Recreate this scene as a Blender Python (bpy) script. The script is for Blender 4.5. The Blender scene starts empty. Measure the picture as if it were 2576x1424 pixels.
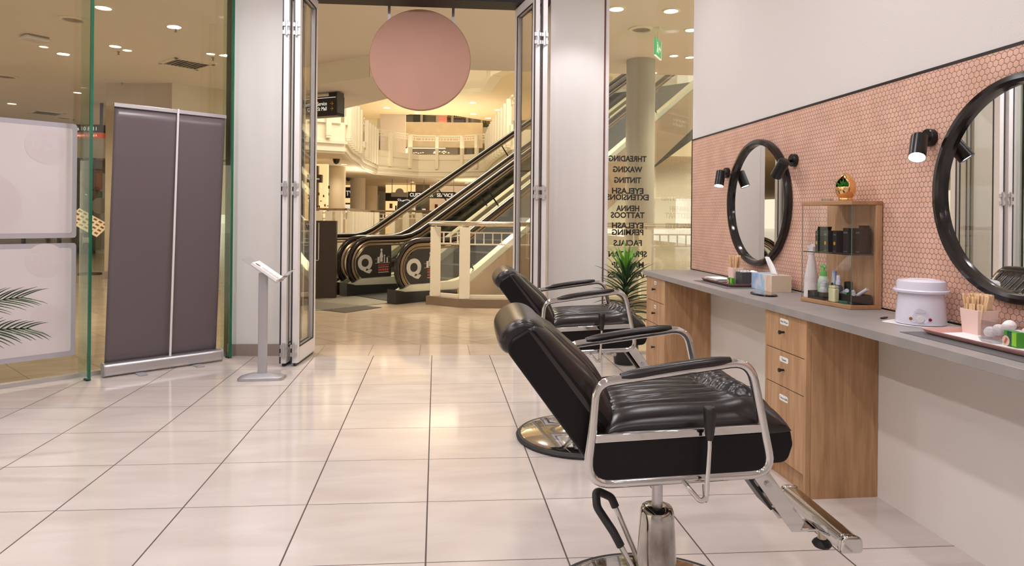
import bpy, bmesh, math, random
from mathutils import Vector, Matrix
random.seed(7)
S = bpy.context.scene
COL = S.collection
# ------------------------------------------------------------------ camera, world, lights, exposure
FPX, CYP, YAW, ROLL, CAMH = 1680.0, 545.8, 0.1132, 0.010, 1.212
_c, _s = math.cos(YAW), math.sin(YAW); _cr, _sr = math.cos(ROLL), math.sin(ROLL)
R0 = Vector((_c, -_s, 0)); U0 = Vector((0, 0, 1)); FW = Vector((_s, _c, 0))
RV = R0 * _cr + U0 * _sr; UV = U0 * _cr - R0 * _sr
cam = bpy.data.objects.new('camera', bpy.data.cameras.new('camera'))
COL.objects.link(cam)
m = Matrix((RV, UV, -FW)).transposed().to_4x4(); m.translation = (0, 0, CAMH)
cam.matrix_world = m
cam.data.sensor_width = 36; cam.data.lens = FPX / 2576 * 36
cam.data.shift_y = -(712 - CYP) / 2576
cam.data.clip_end = 300
S.camera = cam
S.view_settings.view_transform = 'Standard'; S.view_settings.look = 'None'
S.view_settings.gamma = 1; S.view_settings.use_curve_mapping = False
S.view_settings.exposure = 0.0
w = bpy.data.worlds.new('world'); S.world = w; w.use_nodes = True
w.node_tree.nodes['Background'].inputs[0].default_value = (1.0, 0.88, 0.68, 1)
w.node_tree.nodes['Background'].inputs[1].default_value = 1.15
S.cycles.transparent_max_bounces = 24
S.cycles.max_bounces = 10
S.cycles.use_denoising = True

def lamp(kind, loc, power, color, size=0.2, rot=(0, 0, 0), sy=None, blend=.6, angle=1.6):
    d = bpy.data.lights.new('lamp_or_fill_light', kind); d.energy = power; d.color = color
    if kind == 'AREA':
        d.size = size; d.shape = 'DISK' if not sy else 'SQUARE'
        if sy: d.shape = 'RECTANGLE'; d.size_y = sy
    elif kind == 'SPOT':
        d.shadow_soft_size = size; d.spot_size = angle; d.spot_blend = blend
    else: d.shadow_soft_size = size
    o = bpy.data.objects.new('lamp_or_fill_light', d); COL.objects.link(o); o.location = loc; o.rotation_euler = rot
    return o
WHITE = (1.0, 0.955, 0.985)
for lx, pw in ((-2.0, 27), (-0.2, 16), (1.1, 9.0)):
    for ly in (-1.5, 0.6, 2.6, 4.7):
        if lx < -1 and ly > 4: lx2 = -1.3
        else: lx2 = lx
        lamp('AREA', (lx2, ly, 3.26), pw, WHITE, 0.13)
WARM = (1.0, 0.84, 0.62)
lamp('SPOT', (1.2, 5.2, 3.2), 30, WHITE, .05, rot=(.2, 0, 0), angle=1.5)
for (lx, ly) in ((-3.5, 8.2), (0.4, 8.0), (4.7, 9.0), (-6.5, 10.5), (-9, 14), (-3.0, 12.0)):
    lamp('SPOT', (lx, ly, 3.5), 290 if lx < -3.2 else 190, WARM, .10, angle=2.6)
lamp('AREA', (0, 18, 12.3), 1700, WARM, 7)  # added overhead area light, out of view, to light the atrium
lamp('AREA', (0, 13.5, 8.5), 2600, WARM, 5, rot=(math.radians(85), 0, math.pi))  # added fill hidden behind the near ceiling, brightens the facing fascias
for (lx, ly) in ((-4, 29), (-2.5, 37), (2.0, 36), (-3, 47), (2, 28.5)):
    lamp('SPOT', (lx, ly, 3.3), 75, WARM, .12, angle=2.6)
for (lx, ly, lz, pw, sz) in ((0, 39, 4.9, 200, 8), (-3, 32, 1.5, 130, 2), (3, 40, 1.6, 200, 3), (0, 21, 4.0, 60, 3)):
    lamp('AREA', (lx, ly, lz), pw, WARM, sz, rot=(math.pi, 0, 0))  # added upward fills without fixtures, to brighten the mall ceilings
lamp('AREA', (0, 47, 11.2), 1500, WARM, 4, rot=(math.radians(80), 0, math.pi))  # added fill turned away from the camera, for the far upper fascia
for (lx, ly) in ((-6, 42), (0, 47), (6, 42)):
    lamp('SPOT', (lx, ly, 7.5), 150, WARM, .2, angle=2.4)

# ------------------------------------------------------------------ pixel -> place helpers
def ray(px, py): return FW + RV * ((px - 1288) / FPX) - UV * ((py - CYP) / FPX)
def _at(px, py, n, d0):
    d = ray(px, py); c0 = Vector((0, 0, CAMH)); t = (d0 - n.dot(c0)) / n.dot(d); return c0 + d * t
def GP(px, py, z=0): return _at(px, py, Vector((0, 0, 1)), z)
def AX(px, py, x): return _at(px, py, Vector((1, 0, 0)), x)
def AY(px, py, y): return _at(px, py, Vector((0, 1, 0)), y)

# ------------------------------------------------------------------ materials
MATS = {}
def nt(name):
    m = bpy.data.materials.new(name); m.use_nodes = True
    return m, m.node_tree, m.node_tree.nodes['Principled BSDF']
def pr(name, col, rough=.5, metal=0, spec=.5, noise=0, nscale=20, bump=0, bscale=200, coat=0, trans=0, emis=None, es=0, stretch=(1, 1, 1), c2=None, ior=None):
    if name in MATS: return MATS[name]
    m, t, b = nt(name)
    b.inputs['Base Color'].default_value = (*col, 1); b.inputs['Roughness'].default_value = rough
    b.inputs['Metallic'].default_value = metal; b.inputs['Specular IOR Level'].default_value = spec
    b.inputs['Coat Weight'].default_value = coat; b.inputs['Transmission Weight'].default_value = trans
    if ior: b.inputs['IOR'].default_value = ior
    if emis: b.inputs['Emission Color'].default_value = (*emis, 1); b.inputs['Emission Strength'].default_value = es
    if noise or bump or c2:
        tc = t.nodes.new('ShaderNodeTexCoord'); mp = t.nodes.new('ShaderNodeMapping'); mp.inputs['Scale'].default_value = stretch
        t.links.new(tc.outputs['Object'], mp.inputs[0])
    if noise or c2:
        n = t.nodes.new('ShaderNodeTexNoise'); n.inputs['Scale'].default_value = nscale; n.inputs['Detail'].default_value = 6
        r = t.nodes.new('ShaderNodeValToRGB')
        a = c2 if c2 else tuple(v * (1 - noise) for v in col); bb = col if c2 else tuple(min(1, v * (1 + noise)) for v in col)
        r.color_ramp.elements[0].color = (*a, 1); r.color_ramp.elements[1].color = (*bb, 1)
        r.color_ramp.elements[0].position = .3; r.color_ramp.elements[1].position = .7
        t.links.new(mp.outputs[0], n.inputs['Vector']); t.links.new(n.outputs['Fac'], r.inputs[0]); t.links.new(r.outputs[0], b.inputs['Base Color'])
    if bump:
        n2 = t.nodes.new('ShaderNodeTexNoise'); n2.inputs['Scale'].default_value = bscale; n2.inputs['Detail'].default_value = 4
        bp = t.nodes.new('ShaderNodeBump'); bp.inputs['Strength'].default_value = bump; bp.inputs['Distance'].default_value = .004
        t.links.new(mp.outputs[0], n2.inputs['Vector']); t.links.new(n2.outputs['Fac'], bp.inputs['Height']); t.links.new(bp.outputs[0], b.inputs['Normal'])
    MATS[name] = m; return m
def emi(name, col, st):
    if name in MATS: return MATS[name]
    m = pr(name, (0.8, 0.8, 0.8), .5, emis=col, es=st); return m
def glass(name, tint, gloss=1.0, ior=1.5):
    m = bpy.data.materials.new(name); m.use_nodes = True; t = m.node_tree; t.nodes.clear()
    o = t.nodes.new('ShaderNodeOutputMaterial'); mx = t.nodes.new('ShaderNodeMixShader')
    tr = t.nodes.new('ShaderNodeBsdfTransparent'); tr.inputs[0].default_value = (*tint, 1)
    gl = t.nodes.new('ShaderNodeBsdfGlossy'); gl.inputs['Roughness'].default_value = 0; gl.inputs[0].default_value = (gloss,) * 3 + (1,)
    fr = t.nodes.new('ShaderNodeFresnel'); ge = t.nodes.new('ShaderNodeNewGeometry')
    mm = t.nodes.new('ShaderNodeMix'); mm.data_type = 'FLOAT'; mm.inputs[2].default_value = ior; mm.inputs[3].default_value = 1 / ior
    t.links.new(ge.outputs['Backfacing'], mm.inputs[0]); t.links.new(mm.outputs[0], fr.inputs[0])
    t.links.new(fr.outputs[0], mx.inputs[0]); t.links.new(tr.outputs[0], mx.inputs[1]); t.links.new(gl.outputs[0], mx.inputs[2])
    t.links.new(mx.outputs[0], o.inputs[0]); MATS[name] = m; return m
def math_n(t, op, a, b=None, c=None, clamp=False):
    n = t.nodes.new('ShaderNodeMath'); n.operation = op; n.use_clamp = clamp
    for i, v in enumerate((a, b, c)):
        if v is None: continue
        if isinstance(v, (int, float)): n.inputs[i].default_value = v
        else: t.links.new(v, n.inputs[i])
    return n.outputs[0]
def tile_mat(name, c1, c2, grout, rot, size, off, shear, gw, rough=.09, cw=None):
    m, t, b = nt(name)
    tc = t.nodes.new('ShaderNodeTexCoord'); sp = t.nodes.new('ShaderNodeSeparateXYZ'); t.links.new(tc.outputs['Object'], sp.inputs[0])
    X, Y = sp.outputs[0], sp.outputs[1]
    ca, sa = math.cos(rot), math.sin(rot)
    u = math_n(t, 'ADD', math_n(t, 'MULTIPLY', X, ca / size), math_n(t, 'MULTIPLY', Y, sa / size))
    v = math_n(t, 'ADD', math_n(t, 'MULTIPLY', X, (-sa + shear) / size), math_n(t, 'MULTIPLY', Y, ca / size))
    u = math_n(t, 'ADD', u, off[0] + 100); v = math_n(t, 'ADD', v, off[1] + 100)
    def line(q, wd):
        f = math_n(t, 'FRACT', q); d = math_n(t, 'MINIMUM', f, math_n(t, 'SUBTRACT', 1.0, f))
        return math_n(t, 'LESS_THAN', d, wd / size)
    g = math_n(t, 'MAXIMUM', line(u, gw[0]), line(v, gw[1]))
    cb = t.nodes.new('ShaderNodeCombineXYZ'); t.links.new(math_n(t, 'FLOOR', u), cb.inputs[0]); t.links.new(math_n(t, 'FLOOR', v), cb.inputs[1])
    wn = t.nodes.new('ShaderNodeTexWhiteNoise'); wn.noise_dimensions = '3D'; t.links.new(cb.outputs[0], wn.inputs['Vector'])
    mp = t.nodes.new('ShaderNodeMapping'); mp.inputs['Scale'].default_value = (1.2, 4, 1); t.links.new(tc.outputs['Object'], mp.inputs[0])
    va = t.nodes.new('ShaderNodeVectorMath'); va.operation = 'ADD'; t.links.new(mp.outputs[0], va.inputs[0]); t.links.new(wn.outputs['Color'], va.inputs[1])
    vs = t.nodes.new('ShaderNodeVectorMath'); vs.operation = 'MULTIPLY_ADD'; vs.inputs[1].default_value = (9, 9, 9)
    t.links.new(wn.outputs['Color'], vs.inputs[0]); t.links.new(mp.outputs[0], vs.inputs[2])
    no = t.nodes.new('ShaderNodeTexNoise'); no.inputs['Scale'].default_value = 1.6; no.inputs['Detail'].default_value = 7; no.inputs['Distortion'].default_value = .6
    t.links.new(vs.outputs[0], no.inputs['Vector'])
    r = t.nodes.new('ShaderNodeValToRGB'); r.color_ramp.elements[0].color = (*c1, 1); r.color_ramp.elements[1].color = (*c2, 1)
    r.color_ramp.elements[0].position = .3; r.color_ramp.elements[1].position = .68
    t.links.new(no.outputs['Fac'], r.inputs[0])
    mx = t.nodes.new('ShaderNodeMix'); mx.data_type = 'RGBA'; t.links.new(g, mx.inputs[0]); t.links.new(r.outputs[0], mx.inputs[6]); mx.inputs[7].default_value = (*grout, 1)
    t.links.new(mx.outputs[2], b.inputs['Base Color'])
    t.links.new(math_n(t, 'ADD', math_n(t, 'MULTIPLY', g, .6), rough), b.inputs['Roughness'])
    b.inputs['Specular IOR Level'].default_value = .55
    bp = t.nodes.new('ShaderNodeBump'); bp.inputs['Strength'].default_value = .4; bp.inputs['Distance'].default_value = .002; bp.invert = True
    t.links.new(g, bp.inputs['Height']); t.links.new(bp.outputs[0], b.inputs['Normal'])
    MATS[name] = m; return m
def hex_mat(name, wd):
    m, t, b = nt(name)
    tc = t.nodes.new('ShaderNodeTexCoord'); sp = t.nodes.new('ShaderNodeSeparateXYZ'); t.links.new(tc.outputs['Object'], sp.inputs[0])
    cb = t.nodes.new('ShaderNodeCombineXYZ'); t.links.new(sp.outputs[1], cb.inputs[0]); t.links.new(sp.outputs[2], cb.inputs[1])
    h3 = wd * math.sqrt(3)
    outs = []
    for off in ((0, 0, 0), (wd / 2, h3 / 2, 0)):
        ad = t.nodes.new('ShaderNodeVectorMath'); ad.operation = 'ADD'; ad.inputs[1].default_value = off; t.links.new(cb.outputs[0], ad.inputs[0])
        wr = t.nodes.new('ShaderNodeVectorMath'); wr.operation = 'WRAP'; wr.inputs[1].default_value = (wd / 2, h3 / 2, 1); wr.inputs[2].default_value = (-wd / 2, -h3 / 2, -1)
        t.links.new(ad.outputs[0], wr.inputs[0])
        ab = t.nodes.new('ShaderNodeVectorMath'); ab.operation = 'ABSOLUTE'; t.links.new(wr.outputs[0], ab.inputs[0])
        s2 = t.nodes.new('ShaderNodeSeparateXYZ'); t.links.new(ab.outputs[0], s2.inputs[0])
        e = math_n(t, 'MAXIMUM', s2.outputs[0], math_n(t, 'ADD', math_n(t, 'MULTIPLY', s2.outputs[0], .5), math_n(t, 'MULTIPLY', s2.outputs[1], .8660254)))
        outs.append(e)
    d = math_n(t, 'SUBTRACT', wd / 2, math_n(t, 'MINIMUM', *outs))       # distance to hex edge
    fac = math_n(t, 'DIVIDE', math_n(t, 'SUBTRACT', d, .0006), .0007, clamp=True)
    no = t.nodes.new('ShaderNodeTexNoise'); no.inputs['Scale'].default_value = 9; t.links.new(tc.outputs['Object'], no.inputs['Vector'])
    r = t.nodes.new('ShaderNodeValToRGB'); r.color_ramp.elements[0].color = (.71, .425, .32, 1); r.color_ramp.elements[1].color = (.80, .50, .385, 1)
    r.color_ramp.elements[0].position = .35; r.color_ramp.elements[1].position = .65; t.links.new(no.outputs['Fac'], r.inputs[0])
    mx = t.nodes.new('ShaderNodeMix'); mx.data_type = 'RGBA'; t.links.new(fac, mx.inputs[0]); t.links.new(r.outputs[0], mx.inputs[7]); mx.inputs[6].default_value = (.17, .11, .095, 1)
    t.links.new(mx.outputs[2], b.inputs['Base Color'])
    t.links.new(math_n(t, 'SUBTRACT', .85, math_n(t, 'MULTIPLY', fac, .5)), b.inputs['Roughness'])
    bp = t.nodes.new('ShaderNodeBump'); bp.inputs['Strength'].default_value = .5; bp.inputs['Distance'].default_value = .002
    hgt = math_n(t, 'DIVIDE', d, .003, clamp=True)
    t.links.new(hgt, bp.inputs['Height']); t.links.new(bp.outputs[0], b.inputs['Normal'])
    MATS[name] = m; return m
def wood_mat(name, c1, c2, rough=.42, axis='z', sc=1.0):
    m, t, b = nt(name)
    tc = t.nodes.new('ShaderNodeTexCoord'); mp = t.nodes.new('ShaderNodeMapping')
    mp.inputs['Scale'].default_value = {'z': (14 * sc, 14 * sc, 1.1 * sc), 'x': (1.1 * sc, 14 * sc, 14 * sc), 'y': (14 * sc, 1.1 * sc, 14 * sc)}[axis]
    t.links.new(tc.outputs['Object'], mp.inputs[0])
    n = t.nodes.new('ShaderNodeTexNoise'); n.inputs['Scale'].default_value = 1.3; n.inputs['Detail'].default_value = 8; n.inputs['Distortion'].default_value = 1.1
    n2 = t.nodes.new('ShaderNodeTexNoise'); n2.inputs['Scale'].default_value = 7; n2.inputs['Detail'].default_value = 4
    t.links.new(mp.outputs[0], n.inputs['Vector']); t.links.new(mp.outputs[0], n2.inputs['Vector'])
    f = math_n(t, 'ADD', math_n(t, 'MULTIPLY', n.outputs['Fac'], .7), math_n(t, 'MULTIPLY', n2.outputs['Fac'], .3))
    r = t.nodes.new('ShaderNodeValToRGB'); r.color_ramp.elements[0].color = (*c1, 1); r.color_ramp.elements[1].color = (*c2, 1)
    r.color_ramp.elements[0].position = .36; r.color_ramp.elements[1].position = .62
    t.links.new(f, r.inputs[0]); t.links.new(r.outputs[0], b.inputs['Base Color']); b.inputs['Roughness'].default_value = rough
    MATS[name] = m; return m

M_FLOOR = tile_mat('floor_tile', (.60, .53, .485), (.70, .635, .59), (.085, .06, .05), 0, .5, (.049, -5.853 / .5), .0325, (.0030, .0020))
M_MALL = tile_mat('mall_tile', (.46, .37, .28), (.55, .45, .35), (.13, .09, .055), math.radians(42), .47, (.2, .35), 0, (.0036, .0036), rough=.13)
M_THR = tile_mat('threshold_tile', (.60, .49, .40), (.66, .55, .46), (.10, .07, .055), 0, .44, (.3, -5.853 / .44 + .02), .0325, (.002, .0015), rough=.1)
M_HEX = hex_mat('pink_hex_tile', .0242)
M_WHITE = pr('white_paint', (.74, .72, .71), .45)
M_PLAST = pr('white_plaster', (.74, .71, .69), .9, bump=.5, bscale=130)
M_CEIL = pr('ceiling_paint', (.78, .76, .74), .8)
M_MCEIL = pr('mall_ceiling_paint', (.76, .70, .625), .8)
M_CREAM = pr('cream_paint', (.80, .74, .60), .6)
M_CREAMC = pr('cream_ceiling', (.80, .70, .52), .8)
M_BEIGE = pr('beige_marble', (.50, .42, .31), .35, noise=.08, nscale=2)
M_BROWN = pr('brown_tile', (.20, .14, .09), .35, noise=.1, nscale=6)
M_BASE = pr('taupe_skirting', (.30, .245, .215), .35, noise=.06, nscale=5)
M_FRAME = pr('white_aluminium', (.74, .71, .71), .35)
M_ALU = pr('silver_aluminium', (.62, .61, .63), .32, .9)
M_SILV = pr('silver_plastic', (.44, .43, .45), .4, .35)
M_CHROME = pr('chrome', (.66, .655, .65), .06, 1)
M_CHROMEW = pr('worn_chrome', (.80, .78, .75), .12, 1, c2=(.22, .20, .18), nscale=9, stretch=(1, 1, .6))
M_LEATH = pr('black_leather', (.014, .011, .010), .25, spec=.5, bump=.06, bscale=500)
M_LEATH2 = pr('black_side_leather', (.007, .006, .006), .36, spec=.22, bump=.05, bscale=600)
M_BLK = pr('black_plastic', (.012, .011, .011), .4)
M_BLKM = pr('black_metal', (.012, .012, .013), .28, .2)
M_BLKG = pr('black_gloss', (.012, .010, .010), .12)
M_RUBB = pr('black_rubber', (.02, .02, .02), .6)
M_GASK = pr('gasket_black', (.012, .010, .014), .5)
M_WOOD = wood_mat('oak_laminate', (.37, .205, .10), (.56, .345, .19))
M_WOODD = wood_mat('oak_laminate_side', (.36, .195, .09), (.56, .33, .17))
M_WOODC = wood_mat('oak_cabinet', (.28, .15, .07), (.40, .23, .115), axis='z')
M_WOODY = wood_mat('oak_edge', (.34, .18, .085), (.46, .26, .13), axis='y')
M_CONC = pr('grey_concrete_laminate', (.36, .335, .325), .4, c2=(.29, .27, .26), nscale=7)
M_BACK = pr('cream_back_panel', (.80, .75, .71), .3)
M_GLASS = glass('clear_glass', (.97, .98, .95))
M_GLASSG = glass('green_tint_glass', (.965, .975, .95))
M_GLASSE = pr('green_glass_edge', (.015, .13, .07), .12, coat=.3)
M_GLASSD = glass('dark_glass', (.93, .925, .90))
M_MIRROR = pr('mirror_silver', (.88, .87, .85), .01, 1)
M_PINKP = pr('dusty_pink_sign', (.44, .235, .165), .55, noise=.03, nscale=3)
M_PINKB = pr('pale_pink_plastic', (.82, .60, .54), .35)
M_PINKT = pr('pink_tray_plastic', (.62, .34, .30), .35)
M_BROWNT = pr('brown_pink_tray', (.20, .08, .065), .4)
M_STICK = pr('birch_wood', (.80, .56, .33), .6, noise=.1, nscale=40)
M_WPLAS = pr('white_plastic', (.74, .72, .84), .22, coat=.3)
M_PAPER = pr('white_paper', (.86, .84, .84), .8)
M_COTTON = pr('cotton', (.90, .88, .88), .95, bump=.8, bscale=120)
M_GOLD = pr('gold_ceramic', (.90, .58, .26), .10, 1)
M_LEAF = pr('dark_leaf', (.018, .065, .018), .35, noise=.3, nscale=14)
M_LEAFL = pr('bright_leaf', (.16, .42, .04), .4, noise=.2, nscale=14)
M_LEAFM = pr('succulent_leaf', (.05, .28, .045), .4)
M_STEM = pr('brown_stem', (.10, .065, .03), .7)
M_POT = pr('black_pot', (.010, .010, .011), .4)
M_BANN = pr('mauve_grey_banner', (.125, .098, .104), .33, spec=.4)
M_POST = pr('poster_back', (.66, .60, .61), .25, noise=.03, nscale=2)
M_POSTB = pr('poster_border', (.42, .39, .43), .4)
M_LAMP = emi('lamp_white', (1, .98, .97), 30)
M_DLW = emi('downlight_warm', (1, .88, .66), 9)
M_DLF = emi('downlight_far', (1, .88, .66), 5)
M_SIGNW = pr('sign_white', (.85, .85, .80), .5, emis=(1, 1, .92), es=.6)
M_SIGNB = pr('sign_black', (.012, .008, .006), .35)
M_SIGNY = pr('sign_yellow', (.75, .42, .05), .5)
M_LETB = pr('black_vinyl', (.012, .012, .012), .5)
M_LETW = pr('white_vinyl', (.50, .49, .46), .5)
M_RED = pr('red_vinyl', (.32, .02, .015), .5)
M_STEP = pr('escalator_step', (.02, .022, .018), .45)
M_BRONZ = pr('bronze_rail', (.26, .19, .13), .28, .85)
M_HRAIL = pr('black_handrail', (.016, .011, .009), .22)
M_SKIRT = pr('brushed_steel_skirt', (.62, .63, .52), .35, .6)
M_TRUSS = pr('truss_cladding', (.40, .30, .19), .25)
M_GRATE = pr('grey_grate_mat', (.10, .09, .075), .6)
M_GREEN = pr('exit_green', (.02, .30, .12), .4, emis=(.02, .45, .18), es=.7)

# ------------------------------------------------------------------ mesh builder
class MB:
    def __init__(s): s.v = []; s.f = []; s.mi = []; s.m = 0
    def add(s, vs, fs):
        b = len(s.v); s.v += [Vector(p) for p in vs]
        for f in fs: s.f.append([i + b for i in f]); s.mi.append(s.m)
    def box(s, c, d, rz=0, ry=0, rx=0):
        M = Matrix.Rotation(rz, 3, 'Z') @ Matrix.Rotation(ry, 3, 'Y') @ Matrix.Rotation(rx, 3, 'X')
        x, y, z = d[0] / 2, d[1] / 2, d[2] / 2
        vs = [Vector(c) + M @ Vector(p) for p in ((-x, -y, -z), (x, -y, -z), (x, y, -z), (-x, y, -z), (-x, -y, z), (x, -y, z), (x, y, z), (-x, y, z))]
        s.add(vs, [(3, 2, 1, 0), (4, 5, 6, 7), (0, 1, 5, 4), (1, 2, 6, 5), (2, 3, 7, 6), (3, 0, 4, 7)]); return s
    def bb(s, a, b): return s.box([(a[i] + b[i]) / 2 for i in range(3)], [abs(b[i] - a[i]) for i in range(3)])
    def poly(s, pts, ext):
        """polygon of 3D points extruded by vector ext"""
        n = len(pts); e = Vector(ext); a = [Vector(p) for p in pts]
        s.add(a + [p + e for p in a], [list(range(n))[::-1], [n + i for i in range(n)]] + [(i, (i + 1) % n, n + (i + 1) % n, n + i) for i in range(n)]); return s
    def wall(s, a, b, z0, z1, th):
        """upright slab from plan point a to b, thickness th to the left of a->b"""
        d = Vector((b[0] - a[0], b[1] - a[1], 0)).normalized(); n = Vector((-d.y, d.x, 0)) * th
        return s.poly([(a[0], a[1], z0), (b[0], b[1], z0), (b[0], b[1], z1), (a[0], a[1], z1)], n)
    def quad(s, *p): s.add(p, [tuple(range(len(p)))]); return s
    def tube(s, pts, r, n=12, closed=False, flat=1.0, up=None, caps=True):
        P = [Vector(p) for p in pts]; N = len(P); rs = r if isinstance(r, (list, tuple)) else [r] * N
        T = []
        for i in range(N):
            a = P[i - 1] if (i > 0 or closed) else P[i]; b = P[(i + 1) % N] if (i < N - 1 or closed) else P[i]
            T.append((b - a).normalized())
        u = Vector(up) if up else (Vector((0, 0, 1)) if abs(T[0].z) < .9 else Vector((1, 0, 0)))
        rings = []
        nx = (u - T[0] * u.dot(T[0])).normalized()
        for i in range(N):
            nx = (nx - T[i] * nx.dot(T[i])).normalized(); by = T[i].cross(nx)
            rings.append([P[i] + (nx * math.cos(k * 2 * math.pi / n) * flat + by * math.sin(k * 2 * math.pi / n)) * rs[i] for k in range(n)])
        vs = [p for rg in rings for p in rg]; fs = []
        for i in range(N if closed else N - 1):
            j = (i + 1) % N
            for k in range(n): fs.append((i * n + k, i * n + (k + 1) % n, j * n + (k + 1) % n, j * n + k))
        if caps and not closed: fs += [list(range(n))[::-1], [(N - 1) * n + k for k in range(n)]]
        s.add(vs, fs); return s
    def lathe(s, prof, c=(0, 0, 0), n=32, axis=None, cap=True):
        """prof [(r, h)] around axis through c"""
        ax = Vector(axis).normalized() if axis else Vector((0, 0, 1)); q = Vector((0, 0, 1)).rotation_difference(ax)
        vs = [Vector(c) + q @ Vector((r * math.cos(k * 2 * math.pi / n), r * math.sin(k * 2 * math.pi / n), h)) for r, h in prof for k in range(n)]
        fs = [(i * n + k, i * n + (k + 1) % n, (i + 1) * n + (k + 1) % n, (i + 1) * n + k) for i in range(len(prof) - 1) for k in range(n)]
        if cap: fs += [list(range(n))[::-1], [(len(prof) - 1) * n + k for k in range(n)]]
        s.add(vs, fs); return s
    def cyl(s, a, b, r, n=20, r2=None):
        a = Vector(a); b = Vector(b); return s.lathe([(r, 0), (r if r2 is None else r2, (b - a).length)], a, n, b - a)
    def grid(s, fn, nu, nv, flip=False):
        vs = [fn(i / nu, j / nv) for i in range(nu + 1) for j in range(nv + 1)]
        fs = [(i * (nv + 1) + j, (i + 1) * (nv + 1) + j, (i + 1) * (nv + 1) + j + 1, i * (nv + 1) + j + 1) for i in range(nu) for j in range(nv)]
        if flip: fs = [f[::-1] for f in fs]
        s.add(vs, fs); return s
    def build(s, name, mat, parent=None, bevel=0, smooth=False, seg=2, world=False, sub=0, auto=None, solid=0):
        me = bpy.data.meshes.new(name)
        off = Vector((0, 0, 0))
        if world and parent is not None:
            o = parent
            while o is not None: off += Vector(o.location); o = o.parent
        me.from_pydata([tuple(p - off) for p in s.v], [], s.f)
        mats = mat if isinstance(mat, (list, tuple)) else [mat]
        for k in mats: me.materials.append(k)
        for i, p in enumerate(me.polygons): p.material_index = min(s.mi[i], len(mats) - 1)
        bm = bmesh.new(); bm.from_mesh(me); bmesh.ops.remove_doubles(bm, verts=bm.verts, dist=1e-5); bmesh.ops.recalc_face_normals(bm, faces=bm.faces)
        bm.to_mesh(me); bm.free()
        o = bpy.data.objects.new(name, me); COL.objects.link(o); o.parent = parent
        if bevel:
            b = o.modifiers.new('bevel', 'BEVEL'); b.width = bevel; b.segments = seg; b.limit_method = 'ANGLE'; b.angle_limit = math.radians(40)
        if sub: sm_ = o.modifiers.new('sub', 'SUBSURF'); sm_.levels = sub; sm_.render_levels = sub
        if solid: q = o.modifiers.new('solid', 'SOLIDIFY'); q.thickness = solid; q.offset = 0
        if smooth or bevel:
            me.polygons.foreach_set('use_smooth', [True] * len(me.polygons))
            if not sub: me.set_sharp_from_angle(angle=math.radians(auto or 42))
        return o
def tag(o, label, cat, group=None, kind=None):
    o['label'] = label; o['category'] = cat
    if group: o['group'] = group
    if kind: o['kind'] = kind
    return o
def thing(name, label, cat, loc=(0, 0, 0), rz=0, group=None):
    o = bpy.data.objects.new(name, None); o.empty_display_size = .05; COL.objects.link(o); o.location = loc; o.rotation_euler = (0, 0, rz)
    return tag(o, label, cat, group)
def struct(name, mb, mat, **k):
    o = mb.build(name, mat, **k)
    if o.parent is None: o['kind'] = 'structure'
    return o
def copy_tree(o, parent=None):
    c = o.copy(); COL.objects.link(c)
    if parent is not None: c.parent = parent
    for ch in [x for x in bpy.data.objects if x.parent == o and x != c]: copy_tree(ch, c)
    return c
def fillet(pts, rads, n=6, closed=True):
    """round the corners of a 2D/3D polyline"""
    P = [Vector(p) for p in pts]; N = len(P); out = []
    for i in range(N):
        if not closed and i in (0, N - 1): out.append(P[i]); continue
        a, b, c = P[i - 1], P[i], P[(i + 1) % N]; r = rads[i] if isinstance(rads, (list, tuple)) else rads
        d1 = (a - b).normalized(); d2 = (c - b).normalized(); ang = d1.angle(d2); t = min(r / math.tan(ang / 2), (a - b).length * .49, (c - b).length * .49)
        p1 = b + d1 * t; p2 = b + d2 * t
        for k in range(n + 1):
            q = k / n; out.append(p1 * (1 - q) ** 2 + b * 2 * q * (1 - q) + p2 * q * q)
    return out
def text_mb(txt, size, origin, xdir, ydir, depth=.001, align='CENTER', bold=0.0, sx=1.0):
    """flat raised letters as an MB in world space"""
    cu = bpy.data.curves.new('t', 'FONT'); cu.body = txt; cu.size = size; cu.align_x = align; cu.extrude = depth; cu.offset = bold; cu.resolution_u = 6 if size > .15 else 3
    ob = bpy.data.objects.new('t', cu); COL.objects.link(ob)
    dg = bpy.context.evaluated_depsgraph_get(); me = ob.evaluated_get(dg).to_mesh()
    X = Vector(xdir).normalized(); Y = Vector(ydir).normalized(); Z = X.cross(Y); O = Vector(origin)
    mb = MB(); mb.add([O + X * v.co.x * sx + Y * v.co.y + Z * v.co.z for v in me.vertices], [tuple(p.vertices) for p in me.polygons])
    ob.evaluated_get(dg).to_mesh_clear(); bpy.data.objects.remove(ob); bpy.data.curves.remove(cu)
    return mb
SK = -.0325
def doorY(x): return 5.853 + SK * x
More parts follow.
